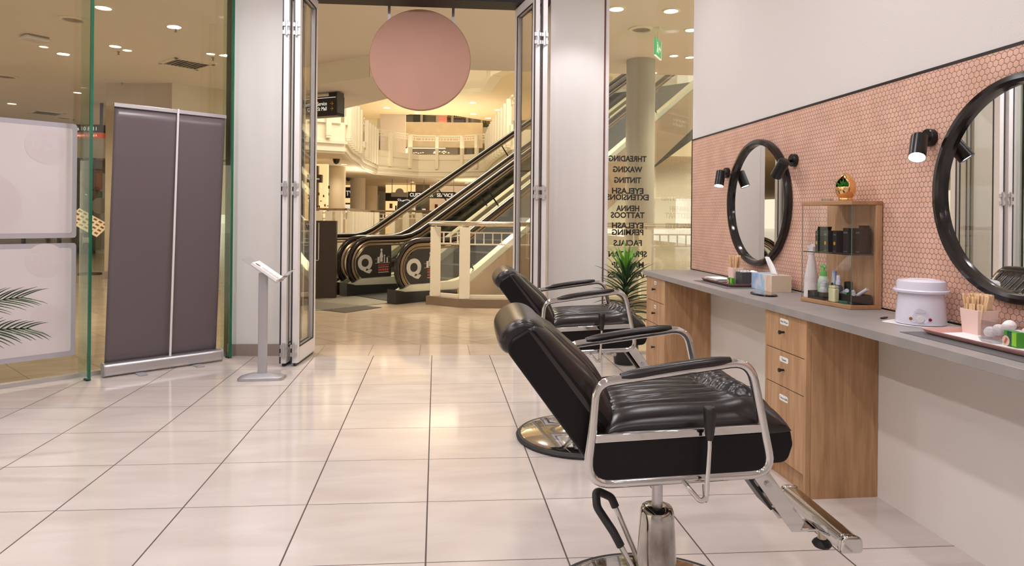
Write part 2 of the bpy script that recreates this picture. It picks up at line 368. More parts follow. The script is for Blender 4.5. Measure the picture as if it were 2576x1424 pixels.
# ================================================================== THE SALON SHELL
WX = 2.0
b = MB(); b.poly([(-7.5, -3.5, -.06), (WX + .12, -3.5, -.06), (WX + .12, doorY(2.1), -.06), (-1.78, doorY(-1.78), -.06), (-1.78, 5.985, -.06), (-7.5, .9, -.06)], (0, 0, .06))
struct('floor', b, M_FLOOR)
b = MB(); b.poly([(-1.78, doorY(-1.78), -.06), (4, doorY(4), -.06), (4, doorY(4) + .49, -.06), (-1.78, doorY(-1.78) + .49, -.06)], (0, 0, .06))
struct('floor', b, M_THR)
b = MB()
b.poly([(-1.78, 6.40, -.06), (4, 6.212, -.06), (12, 6.0, -.06), (12, 90, -.06), (-40, 90, -.06), (-40, -2, -.06), (-10.8, -2, -.06), (-7.5, .9, -.06), (-1.78, 5.985, -.06)], (0, 0, .06))
struct('floor', b, M_MALL)
b = MB(); b.poly([(-7.5, -3.5, 3.3), (WX + .12, -3.5, 3.3), (WX + .12, 5.85, 3.3), (-1.78, 5.95, 3.3), (-7.5, .9, 3.3)], (0, 0, .1))
struct('ceiling', b, M_CEIL)
# right wall: white plaster above, hex tiles, back panel below
b = MB(); b.bb((WX, -3.5, 1.83), (WX + .12, 5.06, 3.3)); struct('wall_right', b, M_PLAST)
b = MB(); b.bb((WX - .006, -3.5, .815), (WX + .12, 5.05, 1.825)); struct('wall_right', b, M_HEX)
b = MB(); b.bb((WX - .008, -3.5, 1.822), (WX + .01, 5.052, 1.834)); b.bb((WX - .009, 5.046, .8135), (WX + .01, 5.058, 1.834)); b.bb((WX - .0075, -3.5, .8135), (WX + .01, 5.05, .822))
struct('trim_1', b, M_BLK)
b = MB(); b.bb((1.935, -3.5, 0), (WX + .12, 5.05, .777)); struct('wall_right', b, M_BACK)
b = MB(); b.bb((-7.5, -3.6, 0), (WX + .12, -3.5, 3.3)); struct('wall_back', b, M_WHITE)
# left pier and its skirting
b = MB(); b.poly([(-1.755, 5.955, 0), (-1.215, 5.925, 0), (-1.215, 6.16, 0), (-1.755, 6.19, 0)], (0, 0, 3.3)); struct('wall_left', b, M_WHITE)
b = MB(); b.poly([(-1.760, 5.94, 0), (-1.21, 5.91, 0), (-1.21, 5.93, 0), (-1.76, 5.96, 0)], (0, 0, .1)); struct('baseboard_left', b, M_BASE)
b = MB(); b.poly([(-1.80, 5.975, 0), (-1.765, 5.965, 0), (-1.765, 6.02, 0), (-1.80, 6.03, 0)], (0, 0, 3.3)); struct('trim_2', b, M_GASK)
# right pier
b = MB(); b.bb((1.02, 5.80, 0), (1.468, 6.02, 3.3)); struct('wall_front', b, M_WHITE)
b = MB(); b.bb((.985, 5.79, 0), (1.025, 6.03, 3.3)); b.bb((1.484, 5.79, 0), (1.512, 5.90, 3.3)); struct('trim_3', b, M_FRAME)
b = MB(); b.bb((1.468, 5.81, 0), (1.484, 5.89, 3.3)); struct('trim_4', b, M_BROWNT)
# door header and track
b = MB(); b.poly([(-1.3, 5.90, 3.10), (1.1, 5.82, 3.10), (1.1, 6.05, 3.10), (-1.3, 6.13, 3.10)], (0, 0, .2)); struct('trim_5', b, M_GASK)

# ------------------------------------------------------------------ windows: glass walls
GA = Vector((-7.3, 1.073, 0)); GB = Vector((-1.79, 5.976, 0)); GD = (GB - GA).normalized(); GN = Vector((GD.y, -GD.x, 0))   # GN points into the salon
def gplane(px, py, off=0.0):
    return _at(px, py, GN, GN.dot(GA) + off)
fin_at = [gplane(199, 946), gplane(556, 906)]
t = [ (p - GA).dot(GD) for p in fin_at]
edges = [0, t[0], t[1], (GB - GA).length]
for i in range(3):
    a = GA + GD * (edges[i] + .003); c = GA + GD * (edges[i + 1] - .003)
    b = MB(); b.poly([(a.x, a.y, .03), (c.x, c.y, .03), (c.x, c.y, 3.3), (a.x, a.y, 3.3)], -GN * .012)
    o = struct('window_%d' % (i + 1), b, M_GLASSG)
b = MB(); b.poly([tuple(GA + GN * .02), tuple(GB + GN * .02), tuple(GB - GN * .03), tuple(GA - GN * .03)], (0, 0, .03)); struct('trim_6', b, M_ALU)
for i, p in enumerate(fin_at):
    q = Vector((p.x, p.y, 0)); d = (GP(222, 958) - fin_at[0]); d.z = 0; L = min(.3, d.length) if i == 0 else .14; d.normalize()
    b = MB(); nn = Vector((-d.y, d.x, 0)) * .0085
    A0 = q + GN * .004; A1 = q + d * L
    b.poly([tuple(A0 + nn), tuple(A1 + nn), tuple(A1 - nn), tuple(A0 - nn)], (0, 0, 3.29)); b.v = [v + Vector((0, 0, .008)) for v in b.v]
    o = b.build('glass_fin', MATS.get('fin_glass') or glass('fin_glass', (.86, .94, .85)))
    tag(o, ['full height green edged glass fin left of the roll-up banner', 'full height green edged glass fin beside the white pier'][i], 'glass fin')
    e = MB(); nn2 = nn * 1.15
    e.poly([tuple(A1 + nn2), tuple(A1 + d * .016 + nn2), tuple(A1 + d * .016 - nn2), tuple(A1 - nn2)], (0, 0, 3.29)); e.v = [v + Vector((0, 0, .008)) for v in e.v]
    e.build('polished_edge', M_GLASSE, o)
    e = MB(); e.box(tuple(A1 - d * .02 + Vector((0, 0, .006))), (.05, .03, .012), rz=math.atan2(d.y, d.x)); e.build('floor_clip', M_BLKM, o)
# window with lettering (door plane) and side window along the right wall
WYF = 5.80; CX = AY(1648, 400, WYF).x
b = MB(); b.bb((1.512, WYF, .02), (CX, WYF + .012, 3.3)); struct('window_4', b, M_GLASS)
b = MB(); b.poly([(CX + .004, WYF + .01, .02), (2.03, 5.07, .02), (2.04, 5.075, .02), (CX + .016, WYF + .012, .02)], (0, 0, 3.28)); struct('window_5', b, glass('clear_glass_side', (.97, .97, .94)))
b = MB(); b.bb((1.512, WYF - .02, 0), (CX + .02, WYF + .03, .022)); struct('trim_7', b, M_ALU)
lines = [('THREADING', 400, 98), ('WAXING', 427, 76), ('TINTING', 454, 70), ('EYELASH', 481, 82), ('EXTENSIONS', 497, 110), ('HENNA', 525, 60), ('TATTOOS', 542, 88),
         ('EYELASH', 568, 82), ('PERMING', 585, 82), ('FACIALS', 612, 74), ('SPRAY TAN', 640, 100), ('MAKE UP', 667, 84), ('HAIRSTYLES', 692, 104)]
lt = thing('window_lettering', 'black reversed vinyl lettering listing beauty treatments on the narrow window', 'window lettering', (CX - .2, WYF - .003, 1.2))
for tx, y, wpx in lines:
    c = AY(1579, y + 6, WYF - .003); wd = wpx * 5.9 / FPX
    mb = text_mb(tx, .070, (c.x, c.y, c.z), (-1, 0, 0), (0, 0, 1), .0008, bold=.0022)
    xs = [v.x for v in mb.v]; w0 = max(xs) - min(xs); mid = (max(xs) + min(xs)) / 2
    for v in mb.v: v.x = c.x + (v.x - mid) * wd / w0
    mb.build('word', M_LETB, lt, world=True)

# ------------------------------------------------------------------ folding door leaves
def leaf(name, label, ax, ay, bx, by, tilt_gap, group='folding door leaves'):
    """upright glazed leaf from plan point a (near end) to b (far end), 45 mm thick to the left"""
    t = thing(name, label, 'folding door leaf', (ax, ay, 0), 0, group)
    A = Vector((ax, ay, 0)); B = Vector((bx, by, 0)); d = (B - A).normalized(); n = Vector((-d.y, d.x, 0)); L = (B - A).length; th = .045
    def sl(u0, u1, z0, z1, k0, k1, mb):
        p = [A + d * u0 + n * k0, A + d * u1 + n * k0, A + d * u1 + n * k1, A + d * u0 + n * k1]
        mb.poly([(q.x, q.y, z0) for q in p], (0, 0, z1 - z0))
    f = MB(); st = .06; z0, z1 = .025, 3.09
    sl(0, st, z0, z1, 0, th, f); sl(L - st, L, z0, z1, 0, th, f); sl(st, L - st, z0, z0 + .12, 0, th, f); sl(st, L - st, z1 - .08, z1, 0, th, f)
    f.build('frame', M_FRAME, t, bevel=.003, world=True)
    g = MB()
    for k0, k1 in ((-.002, .003), (th - .003, th + .002)):
        sl(st, st + .012, z0 + .12, z1 - .08, k0, k1, g); sl(L - st - .012, L - st, z0 + .12, z1 - .08, k0, k1, g); sl(st, L - st, z0 + .12, z0 + .132, k0, k1, g); sl(st, L - st, z1 - .092, z1 - .08, k0, k1, g)
    sl(-.004, .001, z0, z1, th - .004, th + .006, g)
    g.build('gasket', M_GASK, t, world=True)
    p = MB(); sl(st, L - st, z0 + .12, z1 - .08, th * .4, th * .6, p); p.build('pane', M_GLASSD, t, world=True)
    for hz in (.13, 1.42, 2.7):
        h = MB()
        c = A + n * (th * .5 + tilt_gap) - d * .012
        h.cyl((c.x, c.y, hz - .06), (c.x, c.y, hz + .06), .010, 10)
        for dz in (-.045, .02, ): 
            q = A + n * (th * .5 + tilt_gap * .5) - d * .006
            h.box((q.x, q.y, hz + dz + .01), (.055, .008, .03))
        h.build('hinge', M_ALU, t, world=True)
    sw = MB(); sl(.004, L - .004, .004, z0, th * .3, th * .7, sw); sw.build('bottom_seal', M_GASK, t, world=True)
    tr = MB(); sl(L * .3, L * .7, 3.088, 3.10, th * .35, th * .65, tr); tr.build('top_roller', M_BLKM, t, world=True)
    return t
leaf('folding_door_leaf', 'glazed white folding door leaf nearest the opening, left stack beside brochure stand', -1.092, 5.495, -1.045, 6.02, .006)
leaf('folding_door_leaf', 'white folding door leaf against the left pier, behind the other left leaf', -1.178, 5.49, -1.140, 6.00, -.006)
xa = AY(1340, 600, 5.49).x; xb = AY(1290, 600, 6.02).x
leaf('folding_door_leaf', 'glazed white folding door leaf nearest the opening, right stack behind the chairs', xa + .045, 5.49, xb + .045, 6.02, -.004)
xa2 = AY(1373, 600, 5.49).x
leaf('folding_door_leaf', 'white folding door leaf against the right pier, hinged to the other right leaf', xa2, 5.49, xa2 - .015, 5.78, .006)

# ------------------------------------------------------------------ posters on the glass
def poster(name, label, corners):
    pts = [gplane(px, py, .004) for px, py in corners]     # order: TL TR BR BL
    us = [(p - GA).dot(GD) for p in pts]; zs = [p.z for p in pts]
    u1 = (us[1] + us[2]) / 2; u0 = u1 - .93; z1 = zs[1]; z0 = zs[2]
    t = thing(name, label, 'poster', tuple(GA + GD * ((u0 + u1) / 2) + GN * .004 + Vector((0, 0, z0))), 0, 'posters on the left glass')
    def rr(a0, a1, b0, b1, r):
        p = fillet([(a0, b0, 0), (a1, b0, 0), (a1, b1, 0), (a0, b1, 0)], r)
        return [(GA + GD * q.x + Vector((0, 0, q.y))) for q in p]
    f = MB(); f.poly([tuple(p + GN * .004) for p in rr(u0, u1, z0, z1, .025)], tuple(GN * .004)); f.build('border', M_POSTB, t, world=True)
    f = MB(); f.poly([tuple(p + GN * .008) for p in rr(u0 + .03, u1 - .03, z0 + .035, z1 - .035, .02)], tuple(GN * .0012)); f.build('sheet', M_POST, t, world=True)
    return t, u1, z0, z1
PB = pr('poster_print', (.62, .55, .565), .28)
P1 = poster('poster', 'back of a large pale pink poster on the left glass, upper of two', [(0, 295), (193, 313), (193, 598), (0, 606)])
P2 = poster('poster', 'back of a large pale pink poster on the left glass, lower of two', [(0, 612), (192, 611), (188, 893), (0, 925)])
for (pt, u1, z0, z1), spots in ((P1, ((.19, -.17, .13), (.55, -.6, .22))), (P2, ((.19, -.12, .12), (.17, -.55, .11)))):
    for du, dz, r in spots:
        c = GA + GD * (u1 - du) + GN * .0095 + Vector((0, 0, z1 + dz)); mb = MB(); mb.lathe([(r, 0), (r, .0008)], tuple(c), 40, GN); mb.build('faint_printed_disc', PB, pt, world=True)
for pt, u1, z1, tx in ((P1[0], P1[1], P1[3], '$50'), (P2[0], P2[1], P2[3], '$30')):
    c = GA + GD * (u1 - .19) + GN * .0106 + Vector((0, 0, z1 - (.20 if tx == '$50' else .15)))
    mb = text_mb(tx, .12, tuple(c), tuple(-GD), (0, 0, 1), .0003, bold=.002); mb.build('show_through_price', pr('poster_price', (.63, .57, .58), .3), pt, world=True)

# ------------------------------------------------------------------ roll-up banner
bl = GP(262, 950); br_ = GP(555, 908)
bd = (br_ - bl); bd.z = 0; BL = bd.length; bd.normalize(); bn = Vector((bd.y, -bd.x, 0))
ban = thing('roll_up_banner', 'back of a dark mauve roll-up banner with silver base and pole', 'banner', tuple(bl))
c0 = bl + Vector((0, 0, .052)) - bn * .02
f = MB(); prof = fillet([(-.045, -.045, 0), (.055, -.045, 0), (.05, .045, 0), (-.04, .05, 0)], .03)
f.poly([tuple(c0 + bn * p.x + Vector((0, 0, p.y))) for p in prof], tuple(bd * BL)); f.build('cassette', M_ALU, ban, bevel=.002, world=True)
for s_ in (0, 1):
    f = MB(); e0 = c0 + bd * (BL * s_ - (.008 if s_ == 0 else 0)); prof2 = [(p.x * 1.04, p.y * 1.04) for p in prof]
    f.poly([tuple(e0 + bn * p[0] + Vector((0, 0, p[1]))) for p in prof2], tuple(bd * .008)); f.build('end_cap', M_SILV, ban, world=True)
def bpl(px, py): return _at(px, py, bn, bn.dot(bl - bn * .05))
tl = bpl(288, 262); tr_ = bpl(566, 297)
zt = (tl.z + tr_.z) / 2
u0 = .012; u1 = BL - .02
f = MB(); o0 = bl - bn * .05
TLu = (tl - o0).dot(bd) - u0; TRu = (tr_ - o0).dot(bd) - u1
f.grid(lambda a, c: o0 + bd * (u0 + (u1 - u0) * a + c * (TLu * (1 - a) + TRu * a)) + Vector((0, 0, .08 + (zt - .09) * c)) + bn * (.006 * math.sin(a * 9 + c * 2) * c * (1 - c) * 3 + .008 * math.sin(c * 2.4) * (a - .5)), 24, 24)
f.build('printed_sheet', M_BANN, ban, world=True, smooth=True, solid=.002)
f = MB(); f.poly([tuple(o0 + bd * (u0 + TLu - .004) + bn * k + Vector((0, 0, z))) for k, z in ((-.012, zt - .012), (.012, zt - .012), (.012, zt + .018), (-.012, zt + .018))], tuple(bd * (u1 + TRu - u0 - TLu + .012))); f.build('top_rail', M_ALU, ban, bevel=.002, world=True)
pm = bl + bd * (BL * .535) ; f = MB(); f.cyl(tuple(pm + Vector((0, 0, .0))), tuple(o0 + bn * .014 + bd * ((bpl(447, 282) - o0).dot(bd)) + Vector((0, 0, zt + .022))), .0085, 12); f.build('pole', M_FRAME, ban, world=True)
for q in (.27, .76):
    fo = bl + bd * (BL * q); f = MB(); pr4 = fillet([(-.03, -.14, 0), (.03, -.14, 0), (.03, .10, 0), (-.03, .10, 0)], .014)
    f.poly([tuple(fo + bd * p.x - bn * p.y + Vector((0, 0, .001))) for p in pr4], (0, 0, .006)); f.build('foot', M_SILV, ban, world=True)

# ------------------------------------------------------------------ brochure stand
sc_ = GP(660, 953); stt = thing('brochure_stand', 'silver floor stand with a clear tilted tray of leaflets beside the left pier', 'brochure stand', tuple(sc_))
f = MB(); out = fillet([(-.165, -.085, 0), (.165, -.075, 0), (.165, .075, 0), (-.165, .085, 0)], .045, n=6)
def dome(a, c):
    k = int(a * len(out)) % len(out); p = out[k]; s_ = 1 - c
    return Vector((p.x * s_, p.y * s_, .014 + .032 * (1 - (1 - c) ** 2.2)))
f.grid(dome, len(out), 6); f.poly([(p.x, p.y, .0) for p in out], (0, 0, .014)); f.build('base', M_SILV, stt, smooth=True, auto=60)
zt2 = ST = AY(664, 690, sc_.y).z
f = MB(); f.poly([tuple(p) for p in fillet([(-.032, -.018, .04), (.032, -.018, .04), (.032, .018, .04), (-.032, .018, .04)], .012)], (0, 0, zt2 - .03)); f.build('pole', M_SILV, stt, smooth=True)
# tray: tilted about the y axis; leaflets readable from the right
T0 = Vector((-.125, 0, zt2 + .115)); T1 = Vector((.115, 0, zt2 - .055)); td = (T1 - T0).normalized(); tn = Vector((-td.z, 0, td.x)) * -1
if tn.z < 0: tn = -tn
f = MB(); f.poly([tuple(T0 + Vector((0, -.11, 0))), tuple(T1 + Vector((0, -.11, 0))), tuple(T1 + Vector((0, .11, 0))), tuple(T0 + Vector((0, .11, 0)))], tuple(tn * .004))
f.poly([tuple(T1 + Vector((0, -.11, 0))), tuple(T1 + Vector((0, .11, 0))), tuple(T1 + Vector((0, .11, 0)) + tn * .12 + td * .02), tuple(T1 + Vector((0, -.11, 0)) + tn * .12 + td * .02)], tuple(td * .003))
f.build('acrylic_tray', glass('acrylic', (.93, .92, .94)), stt)
f = MB(); 
a = T0 + td * .07 + tn * .006; c = T1 - td * .01 + tn * .006
f.poly([tuple(a + Vector((0, -.10, 0))), tuple(c + Vector((0, -.10, 0))), tuple(c + Vector((0, .10, 0))), tuple(a + Vector((0, .10, 0)))], tuple(tn * .018))
o = f.build('leaflet_stack', M_PAPER); 
tag(o, 'stack of white leaflets lying in the tray of the silver stand', 'leaflets'); o.location = sc_
f = MB(); f.lathe([(.021, 0), (.021, .0012)], tuple(a + td * .035 + tn * .0182 + Vector((0, -.055, 0))), 24, tn); f.build('printed_eye', pr('brown_print', (.22, .09, .06), .4), o)
f = MB(); random.seed(3)
for k in range(14): f.box(tuple(a + td * (.075 + .010 * k) + tn * .0188 + Vector((0, -.05, 0))), (.004, .035 + .03 * random.random(), .0008), ry=math.atan2(-td.z, td.x))
f.build('printed_script', pr('grey_print', (.35, .32, .33), .5), o)

# ------------------------------------------------------------------ hanging round sign outside the door
dy = 6.15; dc = AY(1057.5, 152, dy); dr = (AY(1185, 152, dy).x - AY(930, 152, dy).x) / 2
ds = thing('round_hanging_sign', 'large blank dusty pink disc hanging in the doorway', 'sign', tuple(dc))
f = MB(); f.lathe([(dr - .006, -.03), (dr, -.024), (dr, .024), (dr - .006, .03)], (0, 0, 0), 96, (0.03, 1, 0)); f.build('disc', M_PINKP, ds, smooth=True, auto=30)
for px in (979, 1140):
    q = AY(px, 50, dy + .045); f = MB(); f.bb((q.x - .012, q.y - .008, q.z - .18), (q.x + .012, q.y + .008, 3.6)); f.build('hanger_bar', M_ALU, ds, world=True)
# ================================================================== COUNTER, CABINETS
ZC = .813
b = MB(); pts = fillet([(1.583, -3.4, 0), (WX - .008, -3.4, 0), (WX - .008, 5.02, 0), (1.583, 5.02, 0)], [.002, .002, .01, .05], n=5)
b.poly([(p.x, p.y, ZC - .034) for p in pts], (0, 0, .034))
o = b.build('worktop', M_CONC, bevel=.002); tag(o, 'long grey concrete-look worktop running along the pink tiled wall', 'worktop')
def cabinet(name, y0, y1, label, notes):
    x0, x1 = 1.60, 1.933; zt = ZC - .035
    t = thing(name, label, 'drawer cabinet', (x0, (y0 + y1) / 2, 0), 0, 'drawer cabinets under the worktop')
    f = MB(); f.bb((x0 + .02, y0, 0), (x1, y0 + .018, zt)); f.bb((x0 + .02, y1 - .018, 0), (x1, y1, zt)); f.bb((x0 + .021, y0 + .0185, zt - .018), (x1 - .001, y1 - .0185, zt - .0005)); f.bb((x1 - .012, y0 + .0185, 0), (x1 - .001, y1 - .0185, zt - .02)); f.bb((x0 + .021, y0 + .0185, .095), (x1 - .013, y1 - .0185, .11))
    f.build('body', M_WOODD, t, world=True)
    f = MB(); f.bb((x0 - .001, y0, 0), (x0 + .021, y0 + .0165, zt)); f.build('side_edge', M_WOODD, t, world=True)
    f = MB(); f.bb((x0 + .035, y0 + .018, 0), (x0 + .05, y1 - .018, .095)); f.build('plinth', M_WOODD, t, world=True)
    zs = [zt, .604, .440, .098]
    for i in range(3):
        f = MB(); f.bb((x0, y0 + .0185, zs[i + 1] + .002), (x0 + .019, y1 - .001, zs[i] - .002)); d = f.build('drawer', M_WOOD, t, world=True, bevel=.001)
        zk = [.655, .495, .345][i] if i < 2 else .335; zk = (zs[i] - .085) if i < 2 else zs[i] - .17
        yk = (y0 + y1) / 2 + .005
        f = MB(); f.cyl((x0, yk, zk), (x0 - .022, yk, zk), .0045, 10, .007); f.cyl((x0 - .020, yk, zk), (x0 - .026, yk, zk), .0095, 14); f.build('knob', M_BLK, d, world=True)
        if notes[i]:
            zl = zk + (.047 if i < 2 else .118); hw, hh = .026 + .0025 * len(notes[i][0]), .0125 if ' ' not in notes[i] else .014
            hw = .024 if len(notes[i]) < 7 else .038
            f = MB(); pp = fillet([(yk - hw, zl - hh, 0), (yk + hw, zl - hh, 0), (yk + hw, zl + hh, 0), (yk - hw, zl + hh, 0)], .010)
            f.poly([(x0 - .0002, p.x, p.y) for p in pp], (-.0006, 0, 0)); lab = f.build('paper_label', M_PAPER, d, world=True)
            if notes[i] != '-':
                mb = text_mb(notes[i], .014, (x0 - .0012, yk, zl - .005), (0, -1, 0), (0, 0, 1), .0002); mb.build('label_text', M_LETB, d, world=True)
    return t
cabinet('drawer_cabinet', 2.728, 3.095, 'oak drawer cabinet with labelled drawers, nearer the camera', ['Wet Wipes', 'Tissues', 'Cotton Balls'])
cabinet('drawer_cabinet', 4.53, 4.94, 'oak drawer cabinet at the far end of the worktop by the yucca', ['Strips', 'Gloves', ''])

# ================================================================== BARBER CHAIRS
def pillow(mb, fn, nu, nv, th, hf, pu=6, pv=6, bottom=0.0):
    """cushion: fn(u,v,h) -> point, u,v in [-1,1]; hf extra height"""
    def edge(u, v): return (max(0, 1 - abs(u) ** pu) * max(0, 1 - abs(v) ** pv)) ** .42
    def top(a, c):
        u, v = 2 * a - 1, 2 * c - 1; e = edge(u, v); return fn(u, v, e * (th + hf(u, v)))
    def bot(a, c):
        u, v = 2 * a - 1, 2 * c - 1; e = edge(u, v); return fn(u, v, -e * bottom)
    mb.grid(top, nu, nv); mb.grid(bot, max(nu, 2), max(nv, 2), flip=True)
def barber_chair(label):
    t = thing('barber_chair', label, 'barber chair', (.674, 1.96, 0), 0, 'barber chairs facing the worktop')
    R = .355
    f = MB(); f.lathe([(R - .02, 0), (R, .004), (R + .004, .014), (R - .006, .024), (R - .022, .024)], n=72); f.build('rubber_rim', M_RUBB, t, smooth=True)
    f = MB(); f.lathe([(R - .02, .004), (R - .022, .026), (R - .05, .036), (.20, .048), (.12, .058), (.085, .075), (.07, .085)], n=72); base = f.build('round_base', M_CHROME, t, smooth=True, auto=60)
    f = MB(); f.lathe([(.064, .07), (.062, .12), (.052, .30), (.0505, .325), (.045, .339), (.025, .345), (.021, .345)], n=48); f.build('hydraulic_sleeve', M_CHROMEW, t, smooth=True, auto=60)
    f = MB(); f.cyl((0, 0, .34), (0, 0, .54), .0165, 24); f.build('piston', M_ALU, t, smooth=True)
    # foot pump: two rods and a black grip
    pa, pb, pc, pd = Vector((-.02, .055, .10)), Vector((-.125, .070, .34)), Vector((-.178, .055, .37)), Vector((-.186, -.01, .345))
    pe, pf_ = Vector((-.145, -.055, .29)), Vector((-.03, -.07, .075))
    f = MB(); f.tube([pa, pb], .0085, 10); f.tube([pe, pf_], .0085, 10); pump = f.build('foot_pump', M_CHROME, t, smooth=True)
    f = MB(); f.tube(fillet([pb + (pa - pb) * .12, pb, pc, pd, pe, pe + (pf_ - pe) * .18], .03, closed=False), .0125, 12); f.build('grip', M_RUBB, pump, smooth=True)
    # under-seat mechanism
    f = MB(); f.box((0, 0, .545), (.30, .16, .02)); f.box((.02, 0, .525), (.12, .10, .03)); f.tube([(.05, -.05, .52), (.12, -.10, .505), (.15, -.13, .50)], .008, 8); f.cyl((.13, -.16, .505), (.13, -.08, .505), .011, 12); f.box((.10, -.09, .51), (.09, .05, .02))
    f.build('tilt_mechanism', M_BLKM, t)
    f = MB(); f.cyl((.145, -.175, .492), (.145, -.10, .492), .010, 12); f.cyl((.155, -.17, .513), (.155, -.09, .513), .006, 10); f.build('adjuster_bolt', M_ALU, t, smooth=True)
    # side frames
    for sgn in (-1, 1):
        y = .258 * sgn
        corners = [(-.266, y, .512), (.236, y, .536), (.212, y, .652), (.172, y, .836), (-.240, y, .778), (-.249, y, .66)]
        path = fillet(corners, [.07, .06, .5, .06, .05, .5], n=7)
        f = MB(); f.tube(path, .0125, 14, closed=True, flat=.62 * 1.0 + .38, up=(0, 1, 0)); fr = f.build('side_frame', M_CHROME, t, smooth=True, auto=70)
        f = MB(); f.poly([(-.245, y - .008, .622), (.219, y - .008, .646), (.216, y - .008, .668), (-.243, y - .008, .645)], (0, .016, 0)); f.build('seat_rail', M_CHROME, t, bevel=.003)
        f = MB(); pp = fillet([(-.255, 0, .520), (.229, 0, .543), (.219, 0, .645), (-.245, 0, .622)], [.055, .05, .004, .004], n=6)
        f.poly([(p.x, y - .006 * sgn - .012, p.z) for p in pp], (0, .024, 0)); f.build('side_panel', M_LEATH2, t, bevel=.002)
        f = MB(); ax0, az0, ax1, az1 = -.176, .795, .118, .838
        cl = []
        for k in range(13):
            q = k / 12; cl.append(Vector((ax0 + (ax1 - ax0) * q, y, az0 + (az1 - az0) * q + .004 * math.sin(q * math.pi))))
        rad = [.012 if k in (0, 12) else (.0165 if k in (1, 11) else .0185) for k in range(13)]
        f.tube(cl, rad, 14, flat=.72, up=(0, 0, 1)); f.build('arm_pad', M_LEATH, t, smooth=True, auto=80)
    f = MB(); f.cyl((-.10, -.255, .516), (-.10, .255, .516), .010, 12); f.cyl((.15, -.255, .528), (.15, .255, .528), .010, 12); f.build('cross_tube', M_CHROME, t, smooth=True)
    # seat box and cushion
    f = MB(); f.poly([(-.235, -.240, .535), (.225, -.240, .556), (.225, -.240, .635), (-.235, -.240, .612)], (0, .48, 0)); f.build('seat_box', M_LEATH2, t, bevel=.008)
    def seat_h(u, v):
        x, y = u, v; bol = .007 * math.exp(-((abs(v) - .78) / .16) ** 2)
        h = .010 * (1 - u * u) + bol
        if abs(v) < .66:
            vv = v / .66; edge = min(1, (1 - abs(vv)) * 5)
            ph = vv * (1 + .10 * math.sin(u * 2)) * 3.5 * math.pi
            rid = (abs(math.cos(ph)) ** .6) * .012
            h += rid * edge - .004
            cr = .34 + .30 * (abs(vv) - .0) ** 2
            h -= .014 * math.exp(-((u - cr) / .05) ** 2)
            if u > cr: h += .010 * math.exp(-((u - cr - .18) / .15) ** 2)
        h -= .010 * math.exp(-((abs(v) - .67) / .03) ** 2) * (1 if u < .55 else .4)
        h += .016 * math.exp(-((u - .62) / .22) ** 2) - .02 * max(0, u - .75) * 4
        return h
    f = MB(); pillow(f, lambda u, v, h: Vector((.046 + .256 * u, .232 * v, .634 + h + .006 * u)), 90, 90, .066, seat_h, pu=8, pv=3.2, bottom=.03)
    f.build('seat_cushion', M_LEATH, t, smooth=True, auto=180)
    f = MB(); pp = fillet([(.225, 0, .548), (.292, 0, .552), (.308, 0, .60), (.298, 0, .655), (.225, 0, .66)], [.005, .03, .03, .03, .005], n=5)
    f.poly([(p.x, -.228, p.z) for p in pp], (0, .456, 0)); f.build('seat_front', M_LEATH2, t, bevel=.012, seg=3)
    # backrest: a reclined slab; r runs up the back, q forward from the rear face
    B0 = Vector((-.213, 0, .50)); up = Vector((-.603, 0, .798)); fw = Vector((.798, 0, .603))
    def bp(r, q, y): return B0 + up * r + fw * q + Vector((0, y, 0))
    sh = fillet([(-.02, .0, 0), (.440, .004, 0), (.456, .035, 0), (.450, .100, 0), (.02, .118, 0), (-.01, .09, 0)], [.01, .03, .03, .02, .01, .02], n=5)
    f = MB(); f.poly([tuple(bp(p.x, p.y, -.212)) for p in sh], (0, .424, 0)); back = f.build('backrest', M_LEATH2, t, bevel=.010, seg=3)
    f = MB(); f.poly([tuple(bp(p[0], p[1], -.16)) for p in ((-.085, .055), (-.07, .035), (.02, .0), (.04, .03), (-.03, .07))], (0, .32, 0)); f.build('recline_bracket', M_BLKM, back, bevel=.004)
    def back_h(u, v):
        h = .012 * (1 - u * u) + .026 * math.exp(-((u + .15) / .5) ** 2) * (1 - .5 * v * v)
        if abs(v) < .62:
            vv = v / .62; h += (abs(math.cos(vv * 3 * math.pi)) ** .55) * .011 * min(1, (1 - abs(vv)) * 5) * min(1, max(0, (.80 - u)) * 5)
        h -= .010 * math.exp(-((abs(v) - .64) / .03) ** 2)
        return h
    f = MB(); pillow(f, lambda u, v, h: bp(.248 + .205 * u, .085 + h, .214 * v), 70, 70, .040, back_h, pu=9, pv=9, bottom=.01); f.build('back_cushion', M_LEATH, back, smooth=True, auto=180)
    # headrest roll
    hp = [Vector((r_ - .022, q_, 0)) for r_, q_ in ((.440, -.004), (.470, -.014), (.498, .002), (.512, .035), (.512, .075), (.490, .112), (.450, .130), (.420, .124), (.430, .095), (.452, .055), (.446, .015))]
    f = MB(); cen = Vector((.446, .055, 0)); rings = []
    vs_ = [-1.0, -.985, -.93, -.82, -.5, 0, .5, .82, .93, .985, 1.0]; sc__ = [.40, .74, .90, .97, 1.0, 1.01, 1.0, .97, .90, .74, .40]
    ny = len(vs_) - 1
    for v, s_ in zip(vs_, sc__): rings.append([bp(cen.x + (p.x - cen.x) * s_, cen.y + (p.y - cen.y) * s_,   .200 * v) for p in hp])
    n_ = len(hp); f.add([p for r_ in rings for p in r_], [(i * n_ + k, i * n_ + (k + 1) % n_, (i + 1) * n_ + (k + 1) % n_, (i + 1) * n_ + k) for i in range(ny) for k in range(n_)] + [list(range(n_)), [ny * n_ + k for k in range(n_)]])
    f.build('headrest', M_LEATH, t, smooth=True, sub=2)
